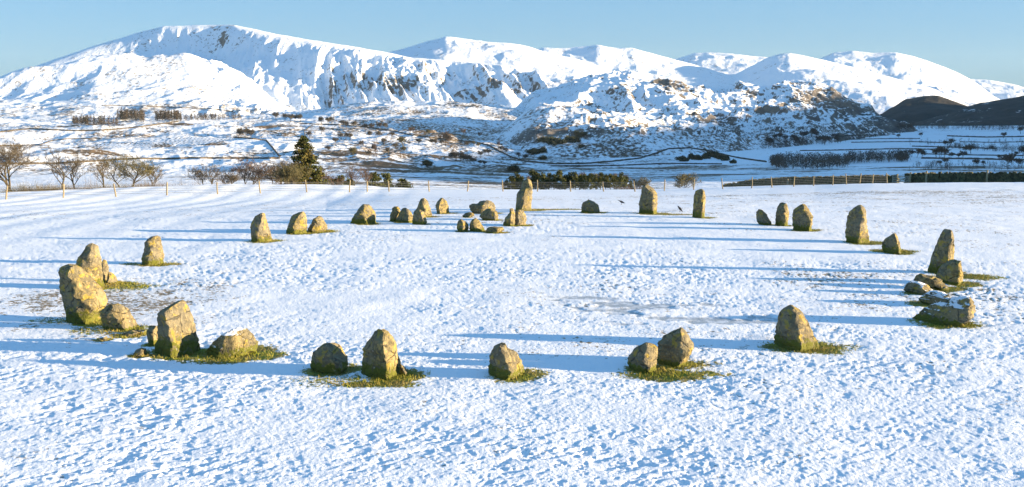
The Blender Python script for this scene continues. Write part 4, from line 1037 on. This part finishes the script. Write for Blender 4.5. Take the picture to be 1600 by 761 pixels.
ORD = ['first', 'second', 'third', 'fourth', 'fifth', 'sixth', 'seventh', 'eighth', 'ninth', 'tenth', 'eleventh', 'twelfth', 'thirteenth', 'fourteenth', 'fifteenth', 'sixteenth', 'seventeenth', 'eighteenth', 'nineteenth', 'twentieth',
       'twenty-first', 'twenty-second', 'twenty-third', 'twenty-fourth', 'twenty-fifth', 'twenty-sixth', 'twenty-seventh', 'twenty-eighth', 'twenty-ninth', 'thirtieth']
PP = [pine(70 + i, 10.0, 6.6, .55) for i in range(5)]
rg = random.Random(4)
tops = [(792, 281), (800, 276), (808, 273), (816, 276), (824, 279), (833, 269), (841, 272), (849, 274), (858, 273), (866, 272), (875, 270), (883, 274), (891, 273), (899, 270), (907, 273), (915, 271), (923, 272), (931, 274), (939, 271), (947, 273), (955, 272), (963, 274), (971, 273), (979, 276), (986, 281)]
for i, (px, yt) in enumerate(tops):
    loc = near_loc(px, 440 + rg.uniform(-14, 14)); h = height_for(loc, yt, px)
    place_tree('pine_tree', PP[i % 5], (M_BARK, M_PINE), loc, '%s pine from the left in the front row of the small plantation' % ORD[i], 'pines of the small plantation behind the fence', rg.uniform(0, 6.28), h / 9.4 * rg.uniform(.88, 1.1), sx=1.12)
LL = [bare_tree(900 + i, 10, .32, 1, 0, 1.0, .8, .05) for i in range(2)]
for i, (px, yt) in enumerate([(812, 270), (828, 272), (905, 267), (913, 268), (922, 268), (932, 269), (964, 269), (976, 271), (787, 283)]):
    loc = near_loc(px, 470); h = height_for(loc, yt, px)
    place_tree('larch_tree', LL[i % 2], (M_BARK, M_TWIG_RED), loc, '%s reddish larch from the left showing above the small pine plantation' % ORD[i], 'larches behind the small plantation', rg.uniform(0, 6.28), h / top_z(LL[i % 2]))

# hedge and scrub beyond the left fence
SCRUB = [(45, 190, 268, 9, M_TWIG_OLIVE, 'olive-brown thicket right of the multi-stemmed tree at far left'), (66, 188, 271, 10, M_TWIG, 'brown thicket, second from left beyond the fence'), (84, 192, 276, 8, M_TWIG_DARK, 'dark low thicket left of the slender leaning tree'),
         (132, 190, 276, 11, M_TWIG, 'wide brown thicket between two round-crowned bare trees'), (148, 194, 280, 8, M_TWIG_DARK, 'small dark thicket left of the straight dark trunk'), (178, 200, 270, 9, M_TWIG_OLIVE, 'olive thicket under the olive-tinted tree'),
         (216, 205, 272, 9, M_TWIG_RED, 'orange-brown thicket right of the olive-tinted tree'), (232, 208, 268, 8, M_TWIG, 'tall brown thicket behind the thin sapling'), (250, 205, 274, 9, M_TWIG_RED, 'domed orange-brown bush right of the thin sapling'), (272, 208, 281, 9, M_TWIG_DARK, 'dark low scrub right of the domed orange bush'),
         (290, 210, 280, 8, M_TWIG, 'low brown scrub left of the pale saplings'), (306, 212, 279, 8, M_TWIG_RED, 'reddish scrub at the foot of the pale saplings'), (336, 214, 278, 9, M_TWIG_RED, 'reddish scrub right of the pale saplings'), (362, 214, 277, 8, M_TWIG_RED, 'reddish scrub left of the pinkish birch'),
         (400, 216, 276, 9, M_TWIG, 'brown scrub right of the pinkish birch'), (420, 220, 274, 9, M_TWIG_RED, 'reddish thicket left of the fan-stemmed tree'), (450, 218, 272, 9, M_TWIG, 'brown thicket left of the tall spruce'), (488, 222, 275, 8, M_TWIG_OLIVE, 'ochre thicket right of the fan-shaped tree by the spruce'),
         (505, 240, 276, 8, M_TWIG_RED, 'reddish thicket just right of the tall spruce'), (523, 250, 279, 7, M_TWIG_RED, 'low reddish thicket farther right of the tall spruce'), (985, 310, 281, 9, M_TWIG_RED, 'low reddish thicket at the right end of the pine plantation'), (1022, 300, 284, 9, M_TWIG_OLIVE, 'low ochre thicket right of the pine plantation')]
for i, (px, r, yt, w, m, lb) in enumerate(SCRUB):
    loc = near_loc(px, r); h = max(1.6, height_for(loc, yt, px) * .78)
    link('thicket', bush_mesh(500 + i, w * 1.3, h, 460, max(.03, r / 6000)), m, label=lb, cat='bush', group='thickets beyond the fence', loc=loc)

def undergrowth(label, px0, px1, r0, r1, y0, n, mat, seed):
    rg = random.Random(seed); C = MB()
    for _ in range(n):
        px = rg.uniform(px0, px1); x, y = polar(px, rg.uniform(r0, r1)); 
        z = float(field_z(x, y)) - .3
        h = rg.uniform(.5, 1.0) * max(1.2, (CAM_H + math.hypot(x, y) * float(az_tan(px, y0)[1]) - z) * (.55 + .75 * float(vnoise(np.array([px / 9.0]), np.array([3.3]), seed)[0])))
        b = Vector((x, y, z))
        for k in range(5):
            e = b + Vector((rg.gauss(0, .5), rg.gauss(0, .5), h * rg.uniform(.5, 1))); s_ = Vector((rg.gauss(0, 1), rg.gauss(0, 1), 0)).normalized() * .035; q = b + Vector((rg.gauss(0, .4), rg.gauss(0, .4), 0)); C.tri(q - s_, q + s_, e)
            m_ = q.lerp(e, .55); C.tri(m_ - s_ * .8, m_ + s_ * .8, m_ + Vector((rg.gauss(0, .4), rg.gauss(0, .4), .35 * h)))
    link('undergrowth', C.mesh('undergrowth'), mat, label=label, kind='stuff')
undergrowth('brown hedge undergrowth beyond the left fence', 30, 300, 188, 200, 275, 2600, M_TWIG, 61)
undergrowth('reddish-brown hedge undergrowth left of the tall spruce', 285, 450, 206, 220, 276, 1700, M_TWIG_RED, 62)

# small trees on the far slopes
FT = {'bare': [bare_tree(700 + i, 10, .62, 2, 0, 1.2, .4, .13) for i in range(4)], 'thin': [bare_tree(720 + i, 10, .35, 1, 0, 1.2, .8, .13) for i in range(2)]}
FTM = {}
def join_pair(pair, name):
    a, b = pair; off = len(a.vertices)
    v = [tuple(q.co) for q in a.vertices] + [tuple(q.co) for q in b.vertices]
    f = [tuple(p.vertices) for p in a.polygons] + [tuple(k + off for k in p.vertices) for p in b.polygons]
    me = bpy.data.meshes.new(name); me.from_pydata(v, [], f); me.update(); return me
def juniper_mesh(seed, n=900):
    rg = random.Random(seed); C = MB()
    for _ in range(14):
        leaf_clump(C, Vector((rg.gauss(0, 1.6), rg.gauss(0, 1.6), rg.uniform(.4, 2.4))), 1.3, .9, n // 14, rg, .75)
    return C.mesh('juniper')
def variants(base, mats):
    out = []
    for m in mats:
        for b in base:
            me = join_pair(b, 'far_tree'); me.materials.append(m); out.append(me)
    return out
V_BARE = variants(FT['bare'], (M_TWIG_DARK, M_TWIG)); V_RED = variants(FT['thin'], (M_TWIG_RED,)); V_OL = variants(FT['bare'][:2], (M_TWIG_OLIVE,)); V_DARK = variants(FT['bare'], (M_TWIG_DARK,))
V_JUN = [juniper_mesh(800 + i) for i in range(3)]
for me in V_JUN: me.materials.append(M_JUNIPER)
def far_group(items, pool, hdef, label, group, name='bare_tree', cat='tree', h0=10.0, seed=1, wide=1.0):
    rg = random.Random(seed); items = sorted(items)
    for i, it in enumerate(items):
        px, py = it[0], it[1]; hp = it[2] if len(it) > 2 else hdef
        p = aim(px, py)
        if p is None: continue
        d = math.hypot(p.x, p.y); h = hp * d / FPX
        o = link(name, pool[rg.randrange(len(pool))], label=label % ORD[i], cat=cat, group=group, loc=(p.x, p.y, p.z - .2))
        s = 1.02 * h / max(v.co.z for v in o.data.vertices); o.scale = (s * wide, s * wide, s); o.rotation_euler = (0, 0, rg.uniform(0, 6.28))
far_group([(372, 215, 15), (377, 215, 15), (384, 215, 15), (393, 216, 14)], V_BARE, 14, '%s from the left of four bare trees standing on the left slope', 'four bare trees in a row on the left slope', seed=2)
far_group([(432, 187), (445, 189), (455, 190), (463, 190), (470, 190), (502, 194), (515, 194), (542, 201), (553, 201), (570, 204), (593, 203), (604, 203), (520, 194), (536, 199), (580, 204)], V_BARE, 12, '%s bare tree from the left along the upper hillside wall', 'bare trees along the upper hillside wall', seed=3)
far_group([(485, 216), (502, 209), (533, 219), (540, 219), (547, 219), (576, 216), (592, 216), (600, 227), (612, 216), (619, 234), (608, 242), (576, 246), (565, 231), (523, 226), (512, 238)], V_BARE, 12, '%s bare tree from the left scattered below the upper hillside wall', 'bare trees scattered below the upper wall', seed=4)
far_group([(631, 230, 18), (553, 247, 20), (630, 240, 12), (667, 211, 9), (748, 231, 9), (740, 228, 9)], V_OL, 14, '%s olive-brown tree from the left on the middle slope', 'olive-brown trees on the middle slope', seed=5)
far_group([(589, 245, 22), (696, 228, 24), (725, 214, 14), (750, 217, 12), (646, 210, 12), (779, 233, 14), (701, 228, 20), (641, 211, 13)], V_RED, 16, '%s reddish-brown tree from the left on the middle slope', 'reddish trees on the middle slope', seed=6)
far_group([(674, 227), (680, 227), (690, 228), (728, 231), (790, 240), (763, 243), (757, 243), (750, 246), (654, 226), (822, 251), (812, 248), (784, 238)], V_BARE, 11, '%s bare tree from the left around the middle wall', 'bare trees around the middle wall', seed=7)
far_group([(706, 251, 16), (712, 252, 16), (718, 253, 16), (724, 254, 16), (730, 255, 15), (736, 256, 15), (742, 257, 12), (750, 258, 9), (757, 259, 8)], V_DARK, 15, '%s bare tree from the left in the dark belt at the valley foot', 'dark tree belt at the valley foot', seed=8)
far_group([(668, 258, 9), (803, 267, 10), (831, 239, 9), (836, 240, 9), (847, 238, 10), (849, 249, 7), (846, 221, 8), (852, 222, 9), (858, 223, 10), (863, 224, 10), (868, 225, 10), (873, 224, 9), (878, 224, 8), (888, 220, 9), (893, 222, 10), (898, 221, 9), (903, 213, 9), (908, 213, 8), (908, 230, 5)], V_JUN, 9, '%s dark juniper bush from the left on the sunlit fell slope', 'juniper bushes on the fell slope', name='juniper_bush', cat='bush', h0=3.2, seed=9)
far_group([(1064, 250, 8), (1069, 252, 8), (1080, 248, 9), (1086, 249, 8), (1092, 250, 8), (1108, 245, 9), (1114, 245, 10), (1120, 247, 9), (1127, 249, 9), (1134, 251, 8), (1146, 255, 7), (1100, 248, 7)], V_JUN, 8, '%s dark bush from the left inside the curved wall', 'bushes inside the curved wall', name='juniper_bush', cat='bush', h0=3.2, seed=10)
far_group([(1210, 220), (1218, 219), (1226, 222), (1240, 222), (1253, 218, 13), (1260, 216), (1267, 214, 14), (1280, 224), (1288, 226, 15), (1296, 224), (1303, 222, 14), (1199, 226), (1205, 228), (1275, 216), (1310, 224), (1247, 226)], V_DARK, 12, '%s dark tree from the left below the shaded crags', 'dark trees below the shaded crags', seed=11, wide=1.0)
far_group([(1432, 246, 14), (1440, 247, 12), (1424, 246, 12), (1463, 247, 16), (1469, 247, 18), (1475, 247, 16), (1485, 248, 10), (1503, 248, 12), (1497, 248, 9), (1510, 240, 12), (1517, 240, 14), (1476, 229, 10), (1483, 229, 12), (1524, 260, 12), (1477, 258, 11), (1560, 250, 8), (1575, 263, 22), (1597, 247, 18), (1569, 216, 9), (1595, 209, 10), (1585, 246, 9), (1467, 259, 9), (1538, 259, 8), (1590, 262, 14), (1552, 236, 8), (1405, 216, 7), (1440, 214, 7)], V_DARK, 12, '%s dark bare tree from the left among the snowy valley fields', 'dark trees among the snowy valley fields', seed=12, wide=1.0)

# woods that read as one mass
def wood(name, label, poly, rows_, n, hm, mat, seed, cone=False):
    """poly: pixel quad strip (px, ytop-foot, ybottom-foot): feet of the trees"""
    rg = random.Random(seed); C = MB()
    for _ in range(n):
        t = rg.random() * (len(poly) - 1); i = int(t); f = t - i
        px = poly[i][0] * (1 - f) + poly[i + 1][0] * f; y0 = poly[i][1] * (1 - f) + poly[i + 1][1] * f; y1 = poly[i][2] * (1 - f) + poly[i + 1][2] * f
        p = aim(px, rg.uniform(y0, y1))
        if p is None: continue
        h = hm * rg.uniform(.7, 1.2)
        C.tube([p + Vector((0, 0, -.5)), p + Vector((0, 0, h * .8))], [.16, .05], 3, cap=False)
        w = h * (.27 if cone else .44)
        for k in range(30 if cone else 44):
            tt = rg.random(); rr = w * (1 - tt) if cone else w * math.sqrt(max(.05, 1 - ((tt - .55) / .55) ** 2))
            a = rg.uniform(0, 6.28); q = p + Vector((math.cos(a) * rr * rg.random(), math.sin(a) * rr * rg.random(), h * (.15 + .85 * tt)))
            d = Vector((rg.gauss(0, 1), rg.gauss(0, 1), rg.gauss(.3, .8))).normalized() * h * .13; s = d.cross(Vector((rg.gauss(0, 1), rg.gauss(0, 1), rg.gauss(0, 1)))).normalized() * h * .035
            C.tri(q - s, q + s, q + d)
    return link(name, C.mesh(name), mat, label=label, kind='stuff')
wood('woodland', 'dark leafless wood on the shaded valley floor', [(1205, 256, 262), (1225, 250, 266), (1260, 250, 266), (1300, 252, 265), (1325, 255, 262)], 1, 300, 12, M_TWIG_DARK, 21)
wood('woodland', 'long dark tree belt right of the shaded valley wood', [(1320, 251, 256), (1360, 250, 255), (1400, 249, 254), (1418, 249, 253)], 1, 170, 13, M_TWIG_DARK, 22)
wood('woodland', 'dark hedgerow trees across the far valley fields', [(1478, 230, 233), (1530, 232, 236), (1602, 234, 239)], 1, 130, 8, M_TWIG_DARK, 23)
wood('woodland', 'dark wooded fringe along the foot of the right-hand fells', [(1400, 198, 203), (1470, 197, 203), (1540, 198, 204), (1606, 198, 205)], 1, 260, 13, M_TWIG_DARK, 28)
wood('woodland', 'dark scrub below the shaded crags at the valley edge', [(1190, 226, 233), (1240, 220, 230), (1300, 216, 226), (1370, 208, 215)], 1, 150, 9, M_TWIG_DARK, 29)
wood('woodland', 'scattered dark scrub in the middle of the valley fields', [(1420, 220, 228), (1480, 219, 229), (1540, 221, 230), (1604, 219, 230)], 1, 70, 7, M_TWIG_DARK, 30)
wood('woodland', 'low dark scrub along the near valley floor at right', [(1420, 257, 266), (1500, 256, 267), (1604, 256, 268)], 1, 90, 6, M_TWIG_DARK, 33)
wood('plantation', 'brown larch plantation lowest and leftmost under the white foothill', [(113, 192, 195), (140, 193, 196), (184, 195, 198)], 1, 150, 17, M_PLANT, 24, True)
wood('plantation', 'block of brown larches in the middle of the foothill plantations', [(184, 184, 190), (205, 183, 190), (226, 184, 192)], 1, 170, 22, M_PLANT, 25, True)
wood('plantation', 'rounded block of brown larches right of the middle plantation', [(243, 186, 190), (262, 183, 190), (284, 186, 191)], 1, 160, 20, M_PLANT, 26, True)
wood('plantation', 'thin strip of brown larches rightmost under the foothill', [(286, 186, 190), (330, 183, 188), (378, 184, 188)], 1, 170, 13, M_PLANT, 27, True)

# ---------------------------------------------------------------- far dry stone walls and hedges
def far_wall(pts, label, h=1.5, w=1.1, name='dry_stone_wall', mat=None):
    P = []
    for i in range(len(pts) - 1):
        (x0, y0), (x1, y1) = pts[i], pts[i + 1]; n = max(2, int(math.hypot(x1 - x0, y1 - y0) / 2.5))
        for k in range(n):
            q = aim(x0 + (x1 - x0) * k / n, y0 + (y1 - y0) * k / n)
            if q is not None and (not P or (q - P[-1]).length < 260): P.append(q)
    V, F = [], []
    for i, p in enumerate(P):
        d = (P[min(i + 1, len(P) - 1)] - P[max(i - 1, 0)]); d.z = 0; d.normalize(); s = Vector((-d.y, d.x, 0)) * w * .5
        hh = h * random.uniform(.85, 1.15)
        V += [p + s * 1.15 - Vector((0, 0, 1)), p + s * .7 + Vector((0, 0, hh)), p - s * .7 + Vector((0, 0, hh)), p - s * 1.15 - Vector((0, 0, 1))]
    for i in range(len(P) - 1):
        a, b = i * 4, i * 4 + 4
        F += [(a, a + 1, b + 1, b), (a + 1, a + 2, b + 2, b + 1), (a + 2, a + 3, b + 3, b + 2)]
    n = len(V) - 4; F += [(0, 3, 2, 1), (n, n + 1, n + 2, n + 3)]
    me = bpy.data.meshes.new(name); me.from_pydata([tuple(v) for v in V], [], F); me.update()
    link(name, me, mat or M_FARWALL, label=label, cat='wall' if name == 'dry_stone_wall' else 'hedge', group='far walls and hedges', kind='thing')
far_wall([(468, 193), (491, 194.5), (534, 195.5), (576, 199.5), (619, 206), (640, 211), (674, 215.5), (707, 219.5), (741, 222), (764, 228), (784, 238.5), (797, 245), (820, 253), (865, 256.5), (910, 256.5), (955, 253), (1000, 248), (1028, 239), (1044, 233), (1077, 231.5), (1110, 236.5), (1138, 244), (1158, 248), (1200, 254)], 'long dark wall winding from the upper left slope down to the valley', 2.0, 1.6)
far_wall([(488, 196), (475, 205.5), (477, 215), (487, 222.5)], 'short curved wall dropping from the left end of the long wall')
far_wall([(364, 215), (390, 217), (416, 220), (427, 233), (439, 247.5)], 'wall turning downhill right of the four bare trees', 2.0, 1.6)
far_wall([(-20, 257), (94, 256), (169, 251), (216, 248.5), (262, 249), (300, 247.6), (353, 248), (440, 248)], 'lowest long wall across the left slope below the striped fields', 2.0, 1.6)
far_wall([(-20, 209), (47, 201.5), (75, 203), (120, 205), (169, 203.5), (216, 199), (281, 190)], 'upper long wall across the left slope below the plantations', 2.2, 2.4)
far_wall([(-20, 229), (62, 227), (81, 220), (105, 217.5), (160, 216.5)], 'middle short wall on the far left slope')
far_wall([(159, 165), (228, 166), (285, 168), (338, 171), (367, 175)], 'high thin wall across the white foothill above the plantations', 2.0, 2.0)
far_wall([(1310, 213), (1345, 211.5), (1380, 211)], 'uppermost short wall in the shaded valley fields', 1.8, 1.5)
far_wall([(1322, 218.5), (1390, 217), (1440, 217)], 'second wall down in the shaded valley fields', 1.8, 1.5)
far_wall([(1330, 223), (1400, 222), (1428, 222), (1490, 224)], 'third wall down in the shaded valley fields', 1.8, 1.6)
far_wall([(1425, 229), (1500, 231), (1560, 233)], 'fourth wall down in the shaded valley fields', 1.8, 1.6)
far_wall([(1250, 236), (1320, 235), (1400, 233), (1460, 234)], 'dark field wall just above the shaded valley wood', 1.8, 1.6)
far_wall([(1500, 222), (1550, 223), (1602, 222)], 'thin wall between the two hedges in the far right fields', 1.6, 1.4)
far_wall([(1440, 241), (1530, 243), (1602, 244)], 'wall just above the dark hedge in the near valley fields', 1.6, 1.4)
far_wall([(1440, 248), (1520, 249), (1602, 251)], 'dark hedge along the near edge of the valley fields', 2.2, 2.4, 'hedge', M_TWIG_DARK)
far_wall([(1480, 213), (1540, 215), (1602, 214)], 'dark hedge across the far right valley fields', 2.6, 2.6, 'hedge', M_TWIG_DARK)
far_wall([(860, 260), (960, 259.5), (1040, 256), (1130, 257)], 'low dark wall along the foot of the fell at valley level', 1.6, 1.4)

# ---------------------------------------------------------------- fence round the field
def post_mesh(seed):
    rg = random.Random(seed); m = MB()
    m.tube([(0, 0, -.35), (rg.gauss(0, .01), rg.gauss(0, .01), .6), (rg.gauss(0, .02), rg.gauss(0, .02), 1.18), (rg.gauss(0, .02), 0, 1.24)], [.072, .066, .062, .04], 7)
    return m.mesh('post', False)
POSTS = [post_mesh(i) for i in range(4)]
def r_fence(px): return float(np.interp(az_tan(px, 295)[0], FT_AZ, FT_R))
def fence(pxs, label, group, scale=1.0, rfun=r_fence):
    L = [Vector((*polar(px, rfun(px)), 0)) for px in pxs]
    for p in L: p.z = float(field_z(p.x, p.y))
    root = bpy.data.objects.new('fence', None); COL.objects.link(root); root.location = L[0]; tag(root, label, 'fence', group)
    for i, p in enumerate(L):
        o = bpy.data.objects.new('post', POSTS[i % 4]); COL.objects.link(o); o.parent = root; o.location = p - L[0]
        if not POSTS[i % 4].materials: POSTS[i % 4].materials.append(M_POST)
        o.rotation_euler = (random.gauss(0, .07), random.gauss(0, .08), random.uniform(0, 6)); o.scale = (scale, scale, scale * random.uniform(.92, 1.08))
    for k, z in enumerate((.25, .45, .65, .85, 1.05)):
        m = MB(); m.tube([p - L[0] + Vector((0, -.09, z * scale)) for p in L], [.016] * len(L), 3, cap=False)
        link('wire', m.mesh('wire'), M_WIRE, root)
    return root
fence([-80, 5, 95, 178, 258, 338, 405, 478, 545, 573, 607, 670, 730, 786, 840, 892, 944, 993, 1039, 1085], 'long post and wire fence along the far edge of the field', None, 1.08)
def r_f2(px): return float(np.interp(px, [1085, 1200, 1300, 1400], [r_fence(1085), 120, 124, 131]))
fence([1131, 1176, 1208, 1242, 1273, 1303, 1324, 1345, 1365, 1388], 'post and wire fence in front of the dark wall at right', None, 1.05, r_f2)

# ---------------------------------------------------------------- dark dry stone wall with a gate at the right
WALL = [(1131, 289.5, 176), (1176, 282.5, 168), (1232, 278.5, 158), (1281, 277.8, 151), (1375, 275.6, 143), (1402, 274.8, 142)]
WALL2 = [(1415, 273.6, 141.4), (1424, 273, 141), (1469, 271.2, 138), (1540, 271, 136.5), (1600, 271, 136), (1720, 271, 134)]
def stone_wall(tab, label, seed):
    rg = random.Random(seed); P = []
    for px, yt, r in tab: P.append(Vector(at(px, yt, r)))
    root = bpy.data.objects.new('dry_stone_wall', None); COL.objects.link(root); root.location = P[0] - Vector((0, 0, 1.4)); tag(root, label, 'wall', 'dark mossy field walls', 'thing')
    core, cope = MB(), MB(); base = root.location.copy()
    for a, b in zip(P[:-1], P[1:]):
        L = (b - a).length; d = (b - a).normalized(); rz = math.atan2(d.y, d.x)
        for row in range(11):
            s = rg.uniform(0, .2); z = -.25 - row * .17
            while s < L:
                w = rg.uniform(.22, .48); c = a + d * min(s + w / 2, L) + Vector((0, 0, z))
                core.box(c - base, w * .95, .62 + .028 * row + rg.uniform(-.08, .08), .165, rz + rg.gauss(0, .04), .018); s += w
        s = 0
        while s < L:
            w = rg.uniform(.12, .24); hh = rg.uniform(.16, .44); c = a + d * min(s + w / 2, L) + Vector((0, 0, -.17 + hh / 2))
            cope.box(c - base, w * .9, .5, hh, rz + rg.gauss(0, .12), .025); s += w
    tag(link('stonework', core.mesh('stonework'), M_WALLST, root), kind='stuff'); tag(link('coping', cope.mesh('coping'), M_WALLST, root), kind='stuff')
stone_wall(WALL, 'dark mossy dry stone wall running left of the field gate', 31)
stone_wall(WALL2, 'dark mossy dry stone wall running right of the field gate', 32)
ga, gb = Vector(at(1394.5, 275.0, 141)), Vector(at(1421, 274.2, 140.2))
groot = bpy.data.objects.new('field_gate', None); COL.objects.link(groot)
gz = float(field_z(ga.x, ga.y)); groot.location = (ga.x, ga.y, gz); tag(groot, 'pale wooden five-bar gate in the dark wall at right', 'gate')
gd = Vector((gb.x - ga.x, gb.y - ga.y, 0)); gl = gd.length; grz = math.atan2(gd.y, gd.x); gh = ga.z - gz
for k in range(5):
    m = MB(); m.box((gd.x / 2, gd.y / 2, gh - 1.18 + .2 + k * .25), gl, .06, .13, grz); link('bar', m.mesh('bar'), M_GATE, groot)
for t in (.02, .98):
    m = MB(); m.box((gd.x * t, gd.y * t, gh - .6), .11, .07, 1.26, grz); link('stile', m.mesh('stile'), M_GATE, groot)
m = MB(); e = gd.normalized(); m.tube([Vector((0, -.06, gh - 1.05)) + gd * .03, Vector((0, -.06, gh - .05)) + gd * .95], [.045, .045], 4); link('brace', m.mesh('brace'), M_GATE, groot)
def gatepost(px, yt, r, label, hh=2.0):
    p = Vector(at(px, yt, r)); m = MB(); m.tube([(0, 0, -hh), (0, 0, -.1), (.01, 0, 0)], [.12, .115, .08], 8)
    link('gatepost', m.mesh('gatepost'), M_POST, label=label, cat='post', group='posts by the gate', loc=p)
gatepost(1423, 269, 140, 'tall pale gatepost right of the field gate', 2.4)
gatepost(1231, 279.5, 150, 'pale post standing where the fence meets the dark wall', 2.0)
gatepost(1448, 267, 137, 'short pale post sticking up above the wall right of the gate', 2.0)
gatepost(1543, 265.5, 135.6, 'pale post sticking up above the far right wall', 2.0)

# ---------------------------------------------------------------- two crows
def crow(px, py, label, heading, upright, wing_up):
    p = on_field(px, py); root = bpy.data.objects.new('crow', None); COL.objects.link(root); root.location = p; root.rotation_euler = (0, 0, heading); root.scale = (.75,) * 3; tag(root, label, 'bird', 'crows on the snow')
    t = upright; ax = Vector((math.cos(t), 0, math.sin(t))); c = Vector((0, 0, .26))
    m = MB(); L = [c + ax * s for s in (-.22, -.12, 0, .10, .17, .22, .27, .31)]; m.tube(L, [.02, .065, .10, .09, .06, .062, .055, .02], 9); link('body', m.mesh('body', True), M_CROW, root)
    m = MB(); m.tube([c + ax * .29, c + ax * .345 + Vector((.02, 0, -.01)), c + ax * .37 + Vector((.03, 0, -.03))], [.022, .014, .004], 6); link('beak', m.mesh('beak'), M_CROW, root)
    m = MB(); q = c - ax * .18; b = c - ax * .42 + Vector((0, 0, .01)); V = [q + Vector((0, .03, .02)), q + Vector((0, -.03, .02)), b + Vector((0, -.07, .01)), b + Vector((0, .07, .01)), q + Vector((0, .03, -.01)), q + Vector((0, -.03, -.01)), b + Vector((0, -.07, -.005)), b + Vector((0, .07, -.005))]
    m.v += [tuple(v) for v in V]; m.f += [(0, 1, 2, 3), (7, 6, 5, 4), (0, 3, 7, 4), (1, 5, 6, 2), (3, 2, 6, 7), (0, 4, 5, 1)]; link('tail', m.mesh('tail'), M_CROW, root)
    for s in (-1, 1):
        m = MB()
        if wing_up:
            a = c + Vector((.06, s * .07, .05)); tip = c + Vector((-.22, s * .30, .30)); m.tube([a, a.lerp(tip, .5) + Vector((-.03, 0, .03)), tip], [.07, .06, .01], 6)
            m.v = [(v[0], v[1], v[2]) for v in m.v]
        else:
            a = c + ax * .10 + Vector((0, s * .085, .02)); tip = c - ax * .34 + Vector((0, s * .05, .01)); m.tube([a, a.lerp(tip, .4) + Vector((0, s * .02, 0)), tip], [.05, .06, .008], 6)
        link('wing', m.mesh('wing', True), M_CROW, root)
        m = MB(); m.tube([c + Vector((-.02, s * .04, -.05)), (0.0, s * .045, .10), (.01, s * .045, -.01)], [.022, .010, .010], 5); m.tube([(-.03, s * .045, .006), (.07, s * .045, .006)], [.008, .005], 4); link('leg', m.mesh('leg'), M_CROW, root)
crow(971, 319.5, 'black crow hunched on the snow, left one of two birds', math.radians(-28), -.35, False)
crow(1062.5, 331, 'black crow standing upright between the two grey rear pillars', math.radians(195), .85, False)

# ---------------------------------------------------------------- grass round the stones
def grass():
    rg = np.random.default_rng(5); pts = []
    cand = []
    for label, V, F, hfr, c, f, w, H, moss, snow, melt in STONES:
        n = int(900 * min(1.5, w) * (.3 + melt)); cand.append(np.stack([c[0] + .3 * w * melt + rg.normal(0, .55 * w * (.35 + melt) + .1, n), c[1] + rg.normal(0, .40 * w * (.35 + melt) + .1, n)], 1))
    for x, y, a, b, w in EXTRA_MELT:
        n = int(900 * a * b) + 200; cand.append(np.stack([x + rg.normal(0, .6 * a, n), y + rg.normal(0, .6 * b, n)], 1))
    P = np.concatenate(cand); r_ = np.hypot(P[:, 0], P[:, 1])
    zd_, ba, me_, ic = field_detail(P[:, 0], P[:, 1], r_)
    keep = me_ + rg.uniform(-.35, .35, len(P)) > .55
    P, zz = P[keep], (field_z(P[:, 0], P[:, 1]) + zd_)[keep]
    n = len(P); hgt = rg.uniform(.03, .085, n); a = rg.uniform(0, 6.28, n); wd = rg.uniform(.006, .014, n)
    ln = rg.normal(0, .05, (n, 2))
    b0 = np.stack([P[:, 0] - np.cos(a) * wd, P[:, 1] - np.sin(a) * wd, zz - .02], 1); b1 = np.stack([P[:, 0] + np.cos(a) * wd, P[:, 1] + np.sin(a) * wd, zz - .02], 1)
    tp = np.stack([P[:, 0] + ln[:, 0], P[:, 1] + ln[:, 1], zz + hgt], 1)
    V = np.stack([b0, b1, tp], 1).reshape(-1, 3); F = np.arange(3 * n).reshape(-1, 3)
    link('grass', mesh_np('grass', V, F, False), M_GRASS, label='rough green and straw grass around the feet of the stones', kind='stuff')
grass()

# ---------------------------------------------------------------- clear winter air with a little haze
hm = bpy.data.materials.new('thin_haze'); hm.use_nodes = True
hn = hm.node_tree.nodes; hn.clear()
ho = hn.new('ShaderNodeOutputMaterial'); hv = hn.new('ShaderNodeVolumePrincipled')
hv.inputs['Color'].default_value = (0.62, 0.82, 1.0, 1); hv.inputs['Density'].default_value = HAZE; hv.inputs['Anisotropy'].default_value = 0.0
hm.node_tree.links.new(hv.outputs[0], ho.inputs['Volume'])
m = MB(); m.box((0, 0, 390), 30000, 30000, 1030)
link('haze', m.mesh('haze'), hm, kind='stuff')
